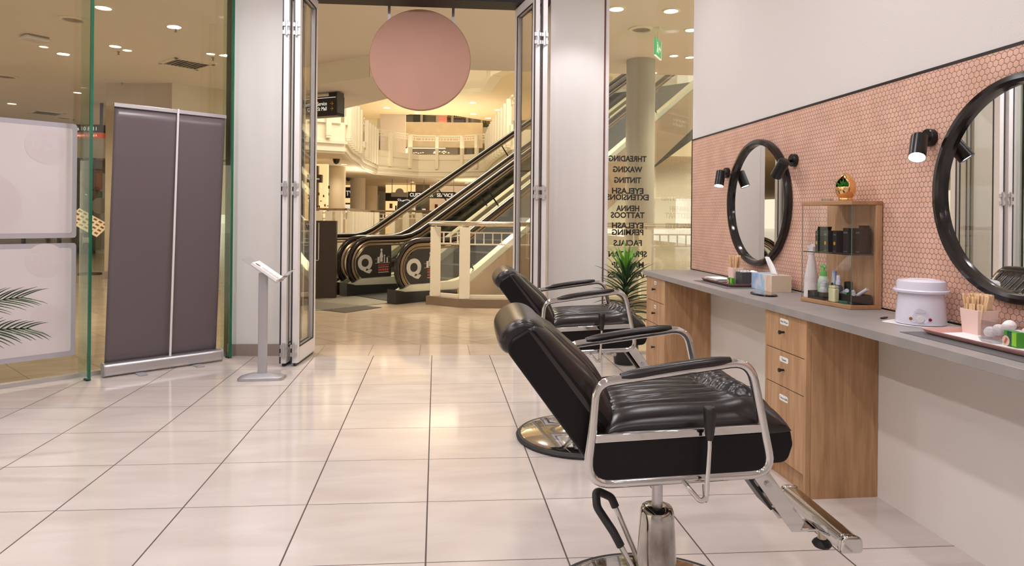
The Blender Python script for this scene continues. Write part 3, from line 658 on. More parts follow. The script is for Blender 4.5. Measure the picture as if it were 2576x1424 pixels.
    # recline lever
    f = MB(); f.tube(fillet([(.095, -.20, .50), (.045, -.275, .515), (.040, -.300, .472), (.048, -.300, .62), (.048, -.300, .70)][1:], .02, closed=False), .0065, 10)
    f.tube(fillet([(-.02, -.24, .535), (.0, -.29, .51), (.028, -.30, .478), (.045, -.30, .50)], .02, closed=False), .0065, 10); lv = f.build('recline_lever', M_CHROME, t, smooth=True)
    f = MB(); f.lathe([(.009, 0), (.0125, .02), (.0165, .07), (.0165, .082), (.013, .086)], (.048, -.300, .640), 20); f.build('grip', M_BLK, lv, smooth=True)
    # leg rest bracket, foot bar and stopper
    L0, L1 = Vector((.235, 0, .555)), Vector((.452, 0, .262)); ld = (L1 - L0).normalized(); ln = Vector((-ld.z, 0, ld.x))
    f = MB()
    for y in (-.045, .045):
        pts = [L0 - ln * .022, L1 - ln * .026 , L1 + ld * .012 + ln * .0, L1 + ln * .022, L0 + ln * .026]
        f.poly([(p.x, y - .002, p.z) for p in pts], (0, .004, 0))
    f.poly([tuple(L0 + ln * .022 + Vector((0, -.045, 0))), tuple(L1 + ln * .020 + Vector((0, -.045, 0))), tuple(L1 + ln * .024 + Vector((0, -.045, 0))), tuple(L0 + ln * .026 + Vector((0, -.045, 0)))], (0, .09, 0))
    leg = f.build('leg_rest_arm', M_CHROME, t, bevel=.001)
    f = MB(); q0 = L0 - ln * .04 + ld * .03; q1 = q0 + ld * .24
    f.poly([tuple(q0 + Vector((0, -.05, 0))), tuple(q1 + Vector((0, -.05, 0))), tuple(q1 + ln * .010 + Vector((0, -.05, 0))), tuple(q0 + ln * .010 + Vector((0, -.05, 0)))], (0, .10, 0)); f.build('calf_pad', M_BLK, leg, bevel=.003)
    f = MB(); f.cyl(tuple(L0 + ld * .20 + Vector((0, -.056, 0))), tuple(L0 + ld * .20 + Vector((0, -.040, 0))), .009, 12); f.build('pivot_bolt', M_ALU, leg)
    f = MB(); f.bb((.445, -.035, .240), (.535, .035, .250)); f.build('foot_bracket', M_CHROME, t, bevel=.003)
    f = MB(); pp = fillet([(.505, 0, .252), (.568, 0, .252), (.566, 0, .292), (.512, 0, .296)], [.008, .012, .016, .016], n=5); f.poly([(p.x, -.168, p.z) for p in pp], (0, .336, 0)); fb = f.build('foot_bar', M_CHROME, t, bevel=.004, seg=3)
    for sgn in (-1, 1):
        f = MB(); q = fillet([(.502, 0, .249), (.571, 0, .249), (.569, 0, .295), (.509, 0, .299)], [.01, .014, .018, .018], n=5); f.poly([(p.x, .168 * sgn, p.z) for p in q], (0, .022 * sgn, 0)); f.build('end_cap', M_CHROME, fb, bevel=.009, seg=3)
    f = MB(); f.cyl((.535, -.03, .215), (.535, -.03, .25), .013, 16); f.build('stopper_stem', pr('brass_stem', (.62, .55, .42), .3, .9), t, smooth=True)
    f = MB(); f.lathe([(.006, 0), (.024, .004), (.029, .012), (.024, .020), (.014, .028)], (.535, -.03, .19), 24); f.build('rubber_stopper', M_RUBB, t, smooth=True)
    for o_ in t.children:
        if o_.name.split('.')[0] in ('leg_rest_arm', 'foot_bracket', 'foot_bar', 'stopper_stem', 'rubber_stopper'): o_.location = (-.018, .028, .014)
    return t
ch = barber_chair('nearest black leather barber chair with chrome frame and scuffed hydraulic column'); ch.rotation_euler = (0, 0, math.radians(-2.6))
ch2 = copy_tree(ch); ch2.location = (.807, 3.62, 0); ch2['label'] = 'farther black leather barber chair, partly behind the nearest chair'
# ================================================================== MIRRORS AND LAMPS
def mirror(y, z, R, label):
    t = thing('round_wall_mirror', label, 'mirror', (WX - .008, y, z), 0, 'round mirrors on the tiled wall')
    ax = (-1, 0, 0)
    f = MB(); prof = [(R - .004, 0), (R, .004), (R, .030), (R - .004, .036), (R - .022, .040), (R - .034, .034), (R - .036, .014)]
    f.lathe(prof, (0, 0, 0), 128, ax, cap=False); f.lathe([(R - .036, .002), (R - .036, .014)], (0, 0, 0), 128, ax, cap=False); f.build('frame', M_BLKG, t, smooth=True, auto=35)
    f = MB(); f.lathe([(R - .035, .002), (R - .035, .012)], (0, 0, 0), 128, ax); f.build('mirror_glass', M_MIRROR, t)
    return t
mirror(3.945, 1.315, .392, 'round black framed mirror nearer the shop window, above the tissue box')
mirror(2.055, 1.325, .396, 'round black framed mirror cut by the right edge, above the pink tray')
def spot(base_y, base_z, head, aim, label, lit=True):
    t = thing('wall_spotlight', label, 'wall lamp', (WX - .006, base_y, base_z), 0, 'black adjustable wall spotlights')
    H = Vector(head); A = Vector(aim).normalized(); Bq = Vector((WX - .006, base_y, base_z))
    f = MB(); f.lathe([(.036, 0), (.036, .022), (.033, .025)], tuple(Bq), 32, (-1, 0, 0)); f.build('wall_plate', M_BLKM, t, world=True, smooth=True)
    j = H - A * .045 ; f = MB(); f.tube([Bq + Vector((-.015, 0, 0)), Vector((H.x + .03, Bq.y * .7 + H.y * .3, Bq.z - .01)), H + Vector((.012, 0, .012))], .010, 10); f.build('arm', M_BLKM, t, world=True, smooth=True)
    f = MB(); f.lathe([(.027, -.055), (.031, -.052), (.031, .055), (.0295, .055), (.0275, .046)], tuple(H), 32, A); sh = f.build('lamp_head', M_BLKM, t, world=True, smooth=True)
    f = MB(); f.lathe([(.0272, .0455), (.0272, .050)], tuple(H), 24, A); f.build('lamp_lens', M_LAMP, sh, world=True)
    q = Vector((0, 0, -1)).rotation_difference(A).to_euler()
    l = lamp('SPOT', tuple(H + A * .06), 3.0, (1, .96, .92), .02, rot=q, angle=1.5, blend=.8); return t
spot(4.40, 1.530, tuple(AX(1811, 450, 1.90)), (-.25, -.28, -.92), 'lit black wall spotlight at the window side of the farther mirror')
spot(3.535, 1.545, tuple(AX(1963, 424, 1.885)), (-.06, .62, -.62), 'black wall spotlight overlapping the near edge of the farther mirror')
spot(2.500, 1.550, tuple(AX(2310, 370, 1.895)), (-.42, -.42, -.80), 'bright black wall spotlight beside the nearer mirror, above the wax heater')

# ================================================================== ON THE WORKTOP
def on(px, py): p = GP(px, py, ZC); return p
def placemat(name, y0, y1, x0, x1, label):
    f = MB(); f.bb((x0, y0, ZC), (x1, y1, ZC + .002)); o = f.build(name, pr('slate_placemat', (.115, .11, .12), .5)); tag(o, label, 'place mat', 'dark place mats under the trays')
placemat('place_mat', 3.655, 4.15, 1.655, 1.965, 'thin dark grey mat under the tray by the farther mirror')
placemat('place_mat', 1.70, 2.22, 1.655, 1.945, 'thin dark grey mat under the pink tray by the nearer mirror')
def tray(x0, x1, y0, y1, mat, label):
    cx, cy = (x0 + x1) / 2, (y0 + y1) / 2; hx, hy = (x1 - x0) / 2, (y1 - y0) / 2
    t = MB(); z0 = ZC + .0025
    def ring(k, z, r): return [Vector((cx + p.x, cy + p.y, z)) for p in fillet([(-hx + k, -hy + k, 0), (hx - k, -hy + k, 0), (hx - k, hy - k, 0), (-hx + k, hy - k, 0)], r, n=5)]
    R = [ring(.016, z0, .02), ring(.010, z0 + .003, .025), ring(.001, z0 + .014, .03), ring(0, z0 + .0165, .03), ring(.004, z0 + .0165, .028), ring(.014, z0 + .005, .02), ring(.018, z0 + .003, .02)]
    n = len(R[0]); t.add([p for r in R for p in r], [(i * n + k, i * n + (k + 1) % n, (i + 1) * n + (k + 1) % n, (i + 1) * n + k) for i in range(len(R) - 1) for k in range(n)] + [list(range(n)), [(len(R) - 1) * n + k for k in range(n)]])
    o = t.build('tray', mat, smooth=True, auto=50); tag(o, label, 'tray', 'serving trays on the worktop'); return o
tray(1.705, 1.895, 3.72, 4.17, pr('brown_pink_tray2', (.34, .17, .14), .35), 'brownish pink rounded tray with supplies, beside the tissue box')
tray(1.712, 1.905, 1.72, 2.20, M_PINKT, 'dusty pink rounded tray with supplies at the right edge')
ZT = ZC + .0056
def square_cup(x, y, w, h, mat, name, label, z=ZC, taper=.85, rz=0, cat='cup', group=None):
    t = thing(name, label, cat, (x, y, z), rz, group); f = MB()
    def sq(k, zz): return [(-k, -k, zz), (k, -k, zz), (k, k, zz), (-k, k, zz)]
    k0, k1, th = w / 2 * taper, w / 2, .0025
    L = [sq(k0, 0), sq(k1, h), sq(k1 - th, h), sq(k0 - th, .004)]
    f.add([p for l in L for p in l], [(i * 4 + k, i * 4 + (k + 1) % 4, (i + 1) * 4 + (k + 1) % 4, (i + 1) * 4 + k) for i in range(3) for k in range(4)] + [(3, 2, 1, 0), (12, 13, 14, 15)])
    f.build('wall', mat, t, bevel=.0015); return t
def stick_mesh(L, w, th=.0016):
    f = MB(); pp = fillet([(-w / 2, 0, 0), (w / 2, 0, 0), (w / 2, L, 0), (-w / 2, L, 0)], w * .49, n=4); f.poly([(p.x, -th / 2, p.y) for p in pp], (0, th, 0)); return f
def sticks(cx, cy, z, w, n, grp, where, L=.15, wd=.018, seed=1):
    random.seed(seed); protos = []
    for kind, (LL, WW) in enumerate(((L, wd), (L * .93, wd * .62))):
        protos.append(stick_mesh(LL, WW))
    first = [None, None]
    for k in range(n):
        kind = 0 if random.random() < .72 else 1
        nc = max(3, int(math.sqrt(n)))
        gx = (k % nc + .5) / nc - .5; gy = (k // nc + .5) / math.ceil(n / nc) - .5
        if first[kind] is None: o = protos[kind].build('wax_stick', M_STICK); first[kind] = o
        else: o = first[kind].copy(); COL.objects.link(o)
        o.location = (cx + gx * w * .72 , cy + gy * w * .72 , z)
        o.rotation_euler = (-gy * .28 + random.uniform(-.03, .03), gx * .28 + random.uniform(-.03, .03), random.choice((1.57, 1.4, 1.75, .2)) + random.uniform(-.15, .15))
        tag(o, 'flat birch wax stick standing in the %s' % where, 'wax stick', grp)
square_cup(1.842, 3.945, .068, .095, M_PINKB, 'square_cup', 'pale pink square cup of wooden sticks on the brownish tray', z=ZT, rz=.05)
sticks(1.842, 3.945, ZT + .006, .053, 22, 'wooden sticks in the cup on the brownish tray', 'pale pink cup on the brownish tray', L=.165, wd=.019, seed=4)
square_cup(1.872, 2.115, .080, .090, M_PINKB, 'square_cup', 'pale pink square cup crammed with wooden sticks beside the wax heater', z=ZT, rz=.0)
sticks(1.872, 2.115, ZT + .006, .068, 46, 'wooden sticks in the cup beside the wax heater', 'pink cup beside the wax heater', L=.138, wd=.016, seed=9)
random.seed(12)
short = None
for k in range(12):
    o = stick_mesh(.108, .010).build('short_wax_stick', M_STICK) if short is None else short.copy()
    if short is None: short = o
    else: COL.objects.link(o)
    o.location = (1.845 + .003 * (k % 2), 2.087 + .0050 * k, ZT + .004); o.rotation_euler = (random.uniform(-.12, .12), -.10 - random.uniform(0, .06), 1.57 + random.uniform(-.2, .2))
    tag(o, 'short thin wooden stick at the front of the cup beside the wax heater', 'wax stick', 'short sticks at the front of the cup')
# black glitter cup with cotton buds
BG = pr('black_glitter', (.02, .02, .025), .2, c2=(.12, .12, .14), nscale=400)
square_cup(1.858, 3.862, .072, .074, BG, 'square_cup', 'dark glittery square cup full of cotton buds beside the pink cup', z=ZT, taper=.97, rz=.1)
f = MB(); f.box((1.915, 3.86, ZC + .037), (.034, .06, .070)); o = f.build('small_box', pr('navy_card', (.008, .015, .05), .5)); tag(o, 'navy blue box behind the glitter cup, beside the tissue box', 'box')
random.seed(2); cb = None
for k in range(26):
    if cb is None:
        f = MB(); f.cyl((0, 0, 0), (0, 0, .066), .0012, 6); f.lathe([(.001, 0), (.0028, .003), (.0028, .010), (.001, .014)], (0, 0, .062), 8); cb = f.build('cotton_bud', M_PAPER, smooth=True); o = cb
    else: o = cb.copy(); COL.objects.link(o)
    o.location = (1.858 + (k % 6 - 2.5) * .0095, 3.862 + (k // 6 - 2) * .011, ZT + .008); o.rotation_euler = (random.uniform(-.1, .1), random.uniform(-.1, .1), 0)
    tag(o, 'white cotton bud standing in the glitter cup', 'cotton bud', 'cotton buds in the glitter cup')
f = MB(); pillow(f, lambda u, v, h: Vector((1.915 + .018 * v, 3.86 + .036 * u, ZC + .0725 + h)), 24, 16, .014, lambda u, v: .003 * math.sin(u * 7), pu=3, pv=3, bottom=0); o = f.build('cotton_pad', M_COTTON, smooth=True, auto=180); tag(o, 'white folded cotton pad lying on the navy box', 'cotton pad')
GRN = pr('green_card', (.05, .30, .03), .35); GRD = pr('dark_green_card', (.01, .10, .04), .35)
def green_pack(x, y, rz, w, h, d, label, z=ZT):
    t = thing('wax_strip_pack', label, 'packet', (x, y, z), rz); f = MB(); f.box((0, 0, h / 2), (d, w, h)); f.build('carton', GRN, t, bevel=.001)
    f = MB(); f.box((-d / 2 - .0004, w * .05, h / 2), (.0008, w * .35, h)); f.build('dark_band', GRD, t)
    f = MB(); f.lathe([(h * .32, 0), (h * .32, .0008)], (-d / 2 - .0006, w * .30, h * .36), 24, (-1, 0, 0)); dd = f.build('picture_disc', pr('skin_print', (.70, .50, .40), .5), t)
    f = MB(); f.box((-d / 2 - .0016, w * .30, h * .36), (.0006, h * .16, h * .40), rx=.5); f.build('printed_leg', pr('brown_print2', (.36, .13, .07), .5), dd)
    f = MB(); f.box((-d / 2 - .0003, -w * .27, h * .55), (.0008, w * .38, h * .8)); f.build('light_panel', pr('lime_card', (.28, .62, .04), .35), t)
green_pack(1.790, 3.893, .1, .052, .036, .02, 'small green wax strip packet on the brownish tray')
def paper_stack(name, label, x, y, rz, w, l, n, mat=M_PAPER, z=ZT, cat='paper', seed=1):
    random.seed(seed); f = MB()
    for k in range(n):
        a = rz + random.uniform(-.12, .12); dx = random.uniform(-.006, .006)
        f.box((x + dx, y + random.uniform(-.008, .008), z + .003 * k + .0015), (w, l, .0022), rz=a, rx=random.uniform(-.02, .02))
    o = f.build(name, mat); tag(o, label, cat); return o
paper_stack('folded_wipes', 'untidy pile of white folded wipes on the brownish tray', 1.780, 4.045, .05, .10, .16, 7, z=ZT + .002, seed=5, cat='wipes')
paper_stack('paper_sheet', 'white paper sheet lining the pink tray', 1.795, 1.98, .02, .115, .32, 1, z=ZT + .0045, seed=6)
# tissue box
TB = pr('watercolour_card', (.62, .66, .74), .5)
tt, tn_, tb_ = TB, TB.node_tree, TB.node_tree.nodes['Principled BSDF']
tc = tn_.nodes.new('ShaderNodeTexCoord'); sp = tn_.nodes.new('ShaderNodeSeparateXYZ'); tn_.links.new(tc.outputs['Object'], sp.inputs[0])
no = tn_.nodes.new('ShaderNodeTexNoise'); no.inputs['Scale'].default_value = 12; tn_.links.new(tc.outputs['Object'], no.inputs['Vector'])
ff = math_n(tn_, 'ADD', math_n(tn_, 'MULTIPLY', sp.outputs[1], -4.2), math_n(tn_, 'MULTIPLY', no.outputs['Fac'], .9))
rr_ = tn_.nodes.new('ShaderNodeValToRGB'); el = rr_.color_ramp.elements; el[0].position = .05; el[0].color = (.30, .46, .70, 1); el[1].position = .98; el[1].color = (.76, .66, .50, 1)
for p_, c_ in ((.25, (.62, .68, .80)), (.42, (.34, .55, .76)), (.60, (.78, .70, .64)), (.74, (.74, .50, .36))): e_ = el.new(p_); e_.color = (*c_, 1)
tn_.links.new(ff, rr_.inputs[0]); tn_.links.new(rr_.outputs[0], tb_.inputs['Base Color'])
tbx = thing('tissue_box', 'watercolour patterned tissue box with a tissue pulled up', 'tissue box', (1.884, 3.585, ZC), 0)
f = MB(); f.box((0, 0, .046), (.115, .235, .092)); f.build('carton', TB, tbx, bevel=.001)
f = MB(); f.box((0, -.1176, .046), (.114, .0006, .091)); f.build('plain_end', pr('cream_card', (.66, .57, .42), .5), tbx)
f = MB(); pp = [(-.012, .055, .09), (.006, -.03, .09), (.004, -.035, .105), (-.002, .01, .15), (-.006, .045, .178), (-.012, .058, .172), (-.012, .045, .13)]
f.grid(lambda a, c: Vector((-.006 + .006 * math.sin(a * 8 + c * 3), -.045 + .075 * c + (.018 + .022 * (1 - c)) * (a - .5) * 2, .088 + .098 * c + .006 * math.sin(a * 3.1) * (1 - c))), 14, 14); f.build('tissue', M_PAPER, tbx, smooth=True, solid=.0015)
# hand mirror / clear tool lying flat
hm = thing('hand_mirror', 'dark oval hand mirror lying flat on the worktop before the tissue box', 'hand mirror', (1.726, 3.36, ZC), 0)
f = MB(); f.lathe([(.066, 0), (.072, .003), (.070, .008), (.064, .009)], (0, 0, 0), 48); f.v = [Vector((v.x * .8, v.y * 1.35, v.z)) for v in f.v]; f.build('rim', M_BLKG, hm, smooth=True)
f = MB(); f.lathe([(.060, .0088), (.060, .0098)], (0, 0, 0), 48); f.v = [Vector((v.x * .8, v.y * 1.35, v.z)) for v in f.v]; f.build('glass', pr('hand_mirror_glass', (.35, .36, .38), .08, 1), hm)
# display cabinet of oak and glass against the wall (five sided)
cz = ZC; cx1 = WX - .012; yN, yF = 2.875, 3.30
P5 = [(cx1, 2.786), (1.839, 2.786), (1.785, 3.104), (cx1, 3.104)]
cab = thing('display_cabinet', 'small oak and glass display cabinet standing on the worktop between the mirrors', 'display cabinet', (1.9, 2.95, cz), 0)
HC = .487
f = MB(); f.poly([(x, y, cz + .001) for x, y in P5], (0, 0, .018)); f.build('base_board', M_WOODY, cab, world=True, bevel=.002)
f = MB(); f.poly([(x, y, cz + HC - .018) for x, y in P5], (0, 0, .018)); f.build('top_board', M_WOODY, cab, world=True, bevel=.002)
f = MB(); f.bb((1.958, 2.787, cz + .0195), (cx1, 2.803, cz + HC - .0185)); f.build('side_board', M_WOOD, cab, world=True, bevel=.001)
f = MB(); f.bb((cx1 - .009, 2.8035, cz + .0195), (cx1, AX(2080, 600, 1.98).y, cz + HC - .0185)); f.build('back_board', M_WOOD, cab, world=True)
def inset(pts, k):
    c = Vector((sum(p[0] for p in pts) / len(pts), sum(p[1] for p in pts) / len(pts))); return [tuple(c + (Vector(p) - c) * k) for p in pts]
IN = [(1.957, 2.790), (1.844, 2.790), (1.790, 3.100)]
GC = glass('cabinet_glass', (.985, .99, .985), gloss=.8)
for nm, a, c in (('glass_pane', IN[0], IN[1]), ('glass_pane', IN[1], IN[2])):
    f = MB(); f.wall(a, c, cz + .020, cz + HC - .019, -.003); f.build(nm, GC, cab, world=True)
    f = MB(); f.bb((c[0] - .0012, c[1] - .0012, cz + .020), (c[0] + .0008, c[1] + .0012, cz + HC - .019)); f.build('glass_edge', pr('soft_green_edge', (.10, .20, .15), .15), cab, world=True)
SH = [(cx1 - .010, 2.796), (1.848, 2.796), (1.796, 3.10), (cx1 - .010, 3.10)]
zsh = 1.060 - .005
f = MB(); f.poly([(x, y, zsh) for x, y in SH], (0, 0, .005)); f.build('glass_shelf', GC, cab, world=True)
f = MB(); f.wall(SH[1], SH[2], zsh, zsh + .005, -.0008); f.wall((1.955, 2.796), SH[1], zsh, zsh + .005, -.0008); f.build('shelf_edge', pr('dark_green_edge', (.02, .06, .045), .1), cab, world=True)
# black cartons on the glass shelf
zs = zsh + .0055
def carton(x, y, w, d, h, label, gold, rz=0, open_=False):
    t = thing('black_carton', label, 'carton', (x, y, zs), rz, 'black cartons on the glass shelf'); f = MB(); f.box((0, 0, h / 2), (d, w, h)); f.build('box', M_BLKG if False else pr('black_card', (.012, .010, .010), .45), t, bevel=.0008)
    if gold: f = MB(); f.lathe([(.0085, 0), (.0085, .0006)], (-d / 2 - .0002, 0, h * .42), 20, (-1, 0, 0)); f.build('gold_seal', pr('gold_print', (.62, .36, .04), .35), t)
    f = MB(); f.box((-d / 2 - .0003, 0, h * .83), (.0006, w * .7, .003)); f.box((-d / 2 - .0003, 0, h * .79), (.0006, w * .8, .0012)); f.box((-d / 2 - .0003, 0, h * .07), (.0006, w * .7, .002)); f.build('printed_lines', pr('grey_print2', (.28, .26, .25), .5), t)
    if open_: f = MB(); f.box((.0, .0, h + .010), (d * .9, .001, .022), rx=.5); f.build('open_flap', pr('black_card', (.012, .010, .010), .45), t)
carton(1.862, 3.030, .028, .075, .100, 'black carton with gold seal and open top flap, farthest left on the glass shelf', True, rz=-.12, open_=True)
carton(1.872, 2.976, .032, .075, .102, 'black carton with gold seal, second from the left on the glass shelf', True, rz=-.08)
carton(1.886, 2.925, .032, .075, .102, 'black carton with gold seal, third from the left on the glass shelf', True, rz=-.05)
carton(1.905, 2.876, .040, .07, .116, 'taller black carton behind the glass corner, beside the gold seal cartons', False)
carton(1.930, 2.835, .034, .055, .116, 'taller black carton at the middle right of the glass shelf', False)
carton(1.958, 2.873, .034, .028, .128, 'black carton at the right end of the glass shelf', False)
# pot on top
zt_ = cz + HC + .0005
pot = thing('egg_planter', 'glossy gold egg shaped planter holding a small green succulent on the display cabinet', 'planter', (1.900, 2.925, zt_), 0)
f = MB(); f.lathe([(.030, 0), (.032, .003), (.031, .014), (.027, .018)], n=40); f.build('foot_ring', M_GOLD, pot, smooth=True)
f = MB(); na, nc = 48, 30
vs = []; fs = []
def eggp(a, c):
    th = 2 * math.pi * a; z = .016 + .118 * c; r = .046 * (math.sin(math.pi * min(1, .14 + .86 * c)) ** .62) * (1 - .18 * c)
    return Vector((r * math.cos(th), r * math.sin(th), z))
for i in range(na):
    for j in range(nc):
        a0, c0 = (i + .5) / na, (j + .5) / nc; ang = a0 * 2 * math.pi; dx = math.cos(ang - math.radians(205)); 
        hgt = (c0 - .42) / .50
        if dx > .25 and 0 < hgt < 1 and abs(math.sin(ang - math.radians(205))) < .80 * math.sin(math.pi * min(1, .62 * hgt + .40)) : continue
        q = [eggp(i / na, j / nc), eggp((i + 1) / na, j / nc), eggp((i + 1) / na, (j + 1) / nc), eggp(i / na, (j + 1) / nc)]; f.add(q, [(0, 1, 2, 3)])
o = f.build('shell', M_GOLD, pot, smooth=True, solid=.003)
f = MB(); f.lathe([(.03, .055), (.028, .060), (.0, .062)], n=24); f.build('soil', M_BLK, pot)
f = MB(); random.seed(5)
for k in range(16):
    a = math.radians(205) + random.uniform(-1.5, 1.5); L = random.uniform(.035, .055); tl_ = random.uniform(.25, 1.1)
    d = Vector((math.cos(a) * math.sin(tl_), math.sin(a) * math.sin(tl_), math.cos(tl_))); s0 = Vector((-.012, -.004, .06)); sd = d.cross(Vector((0, 0, 1))).normalized() * .0045
    f.add([s0 - sd, s0 + sd, s0 + d * L * .6 + sd * .9, s0 + d * L, s0 + d * L * .6 - sd * .9, s0 + d * L * .5 + d.cross(sd).normalized() * .003], [(0, 1, 2, 5), (5, 2, 3), (5, 3, 4), (0, 5, 4)])
f.build('succulent', M_LEAFM, pot, solid=.001)
f = MB(); f.lathe([(.026, 0), (.028, .002), (.028, .016), (.026, .016), (.025, .004)], (1.885, 3.045, zt_), 32); o = f.build('glass_dish', glass('dish_glass', (.88, .88, .88), ior=1.7), smooth=True); tag(o, 'small clear glass dish on the left of the display cabinet top', 'dish')
# lower compartment: bottles, black organiser trays
zl = cz + .0195
def ptray(name, pts, h, label):
    t = MB(); t.poly([(x, y, zl) for x, y in pts], (0, 0, .003))
    for i in range(len(pts)): t.wall(pts[i], pts[(i + 1) % len(pts)], zl, zl + h, .003)
    o = t.build(name, M_BLK); tag(o, label, 'organiser tray', 'black organiser trays in the cabinet')
ptray('organiser_tray', [(1.825, 2.975), (1.925, 2.975), (1.915, 3.085), (1.812, 3.085)], .036, 'black organiser tray of bottles at the left of the cabinet base')
ptray('organiser_tray', [(1.862, 2.800), (1.952, 2.800), (1.968, 2.83), (1.968, 2.925), (1.852, 2.925)], .040, 'black organiser tray of white tubes at the right of the cabinet base')
def bottle(name, label, x, y, prof, mat, cap=None, capmat=None, z=zl, extra=None, cat='bottle'):
    t = thing(name, label, cat, (x, y, z), 0); f = MB(); f.lathe(prof, n=28); f.build('body', mat, t, smooth=True)
    if cap: f = MB(); f.lathe(cap, n=24); f.build('cap', capmat, t, smooth=True)
    return t
GRB = pr('green_plastic', (.08, .55, .08), .3, coat=.3); CLR = pr('milky_clear_plastic', (.62, .70, .62), .15, coat=.4); BLUE = pr('slate_blue_liquid', (.05, .08, .13), .12, coat=.5)
t = bottle('soap_pump_bottle', 'hand wash bottle with a bright green pump in the display cabinet', 1.872, 3.052, [(.022, .0), (.025, .004), (.025, .085), (.017, .103), (.012, .107)], CLR, [(.0165, .105), (.0165, .127), (.012, .131), (.006, .133), (.006, .150)], GRB, z=zl + .0035)
f = MB(); f.tube([(-.002, .012, .150), (0, 0, .154), (0, -.012, .152), (-.008, -.030, .145)], [.008, .009, .006, .004], 10); f.build('nozzle', GRB, t, smooth=True)
f = MB(); f.lathe([(.0254, .025), (.0254, .070)], n=28, cap=False); f.build('label', pr('green_white_label', (.45, .72, .42), .4), t)
bottle('pump_bottle', 'small clear bottle with white top in the left organiser tray', 1.846, 3.008, [(.017, 0), (.019, .003), (.019, .045), (.012, .056)], pr('pale_grey_plastic', (.55, .56, .62), .2), [(.012, .056), (.0135, .060), (.0135, .078), (.006, .082)], M_WPLAS, z=zl + .0035)
bottle('serum_bottle', 'dark dropper bottle beside the small clear pump bottle', 1.880, 2.992, [(.011, 0), (.013, .003), (.013, .035), (.008, .044)], BLUE, [(.0085, .044), (.0085, .060), (.004, .078)], M_BLK, z=zl + .0035)
bottle('spray_bottle', 'small blue tinted spray bottle with white nozzle in the display cabinet', 1.885, 2.950, [(.016, 0), (.019, .003), (.019, .065), (.012, .076)], BLUE, [(.0125, .076), (.0125, .092), (.009, .094), (.009, .116), (.006, .120)], M_WPLAS)
bottle('black_jar', 'black capped round bottle behind the blue spray bottle', 1.935, 2.95, [(.017, 0), (.019, .003), (.019, .055), (.016, .058)], BLUE, [(.0185, .058), (.0185, .088), (.016, .090)], M_BLK)
f = MB(); f.box((1.904, 3.018, zl + .072), (.010, .024, .13), rx=.12); o = f.build('blue_white_tube', pr('blue_white_tube', (.75, .80, .92), .3, c2=(.06, .16, .60), nscale=14)); tag(o, 'blue and white tube standing behind the green pump bottle', 'tube')
t = thing('cream_jar', 'square cream coloured jar at the front of the cabinet base', 'jar', (1.838, 2.912, zl), 0); f = MB(); f.box((0, 0, .032), (.026, .050, .064)); f.build('body', pr('cream_plastic', (.70, .68, .42), .4), t, bevel=.006, seg=3); f = MB(); f.box((0, 0, .070), (.023, .045, .012)); f.build('lid', pr('cream_plastic', (.70, .68, .42), .4), t, bevel=.003)
t = thing('balm_tin', 'round dark green labelled balm tin before the cream jar', 'tin', (1.862, 2.862, ZC + .0192), 0)
f = MB(); f.lathe([(.023, 0), (.024, .002), (.024, .010), (.022, .012)], n=32); f.build('lid', pr('green_tin', (.01, .13, .06), .25), t, smooth=True)
f = MB(); f.lathe([(.024, 0), (.024, .005)], (.012, .010, .036), 32, (-1, -.1, .15)); f.build('upright_pot', pr('green_tin_side', (.03, .16, .06), .25), t, smooth=True)
mb = text_mb('Herbal', .012, (-.0005, .012, .042), (0, -1, 0), (0, 0, 1), .0002); [setattr(v, 'x', v.x + .005) for v in mb.v]; mb.build('label_word', M_PAPER, t)
random.seed(8)
tubes = [((1.875, 2.885, .050), (.3, .9, -.25), .070), ((1.905, 2.865, .046), (.5, .8, .1), .05), ((1.925, 2.840, .048), (.3, -.6, .5), .045)]
TL_ = ['long white tube lying across the right organiser tray', 'short white tube in the middle of the right organiser tray', 'white capped tube sticking up at the right of the organiser tray']
for lab_, ((x, y, dz), d, L) in zip(TL_, tubes):
    d = Vector(d).normalized(); a = Vector((x, y, zl + dz)) - d * L / 2
    f = MB(); f.cyl(tuple(a), tuple(a + d * L), .009, 16, .0075); f.cyl(tuple(a + d * L), tuple(a + d * (L + .014)), .008, 16); o = f.build('white_tube', M_WPLAS, smooth=True)
    tag(o, lab_, 'tube', 'white tubes in the organiser tray')
# tall white bottle behind the cabinet
t = thing('trigger_bottle', 'tall frosted white spray bottle between tissue box and display cabinet', 'spray bottle', (1.925, 3.245, ZC), 0)
FR = pr('frosted_plastic', (.80, .74, .76), .35, coat=.2)
f = MB(); f.lathe([(.032, 0), (.036, .004), (.034, .10), (.022, .17), (.014, .215), (.013, .225)], n=32); f.build('body', FR, t, smooth=True)
f = MB(); f.lathe([(.015, .222), (.015, .240), (.010, .245)], n=20); f.poly([(-.0, -.010, .240), (-.0, .030, .250), (-.0, .034, .262), (-.0, -.012, .276), (-.0, -.026, .262)], (.016, 0, 0)); f.v = [Vector((v.x - (.008 if v.z > .246 else 0), v.y, v.z)) for v in f.v]; hd = f.build('spray_head', FR, t, bevel=.003)
f = MB(); f.tube([(0, .022, .250), (0, .030, .225), (0, .026, .205)], .004, 8); f.build('trigger', FR, hd, smooth=True)
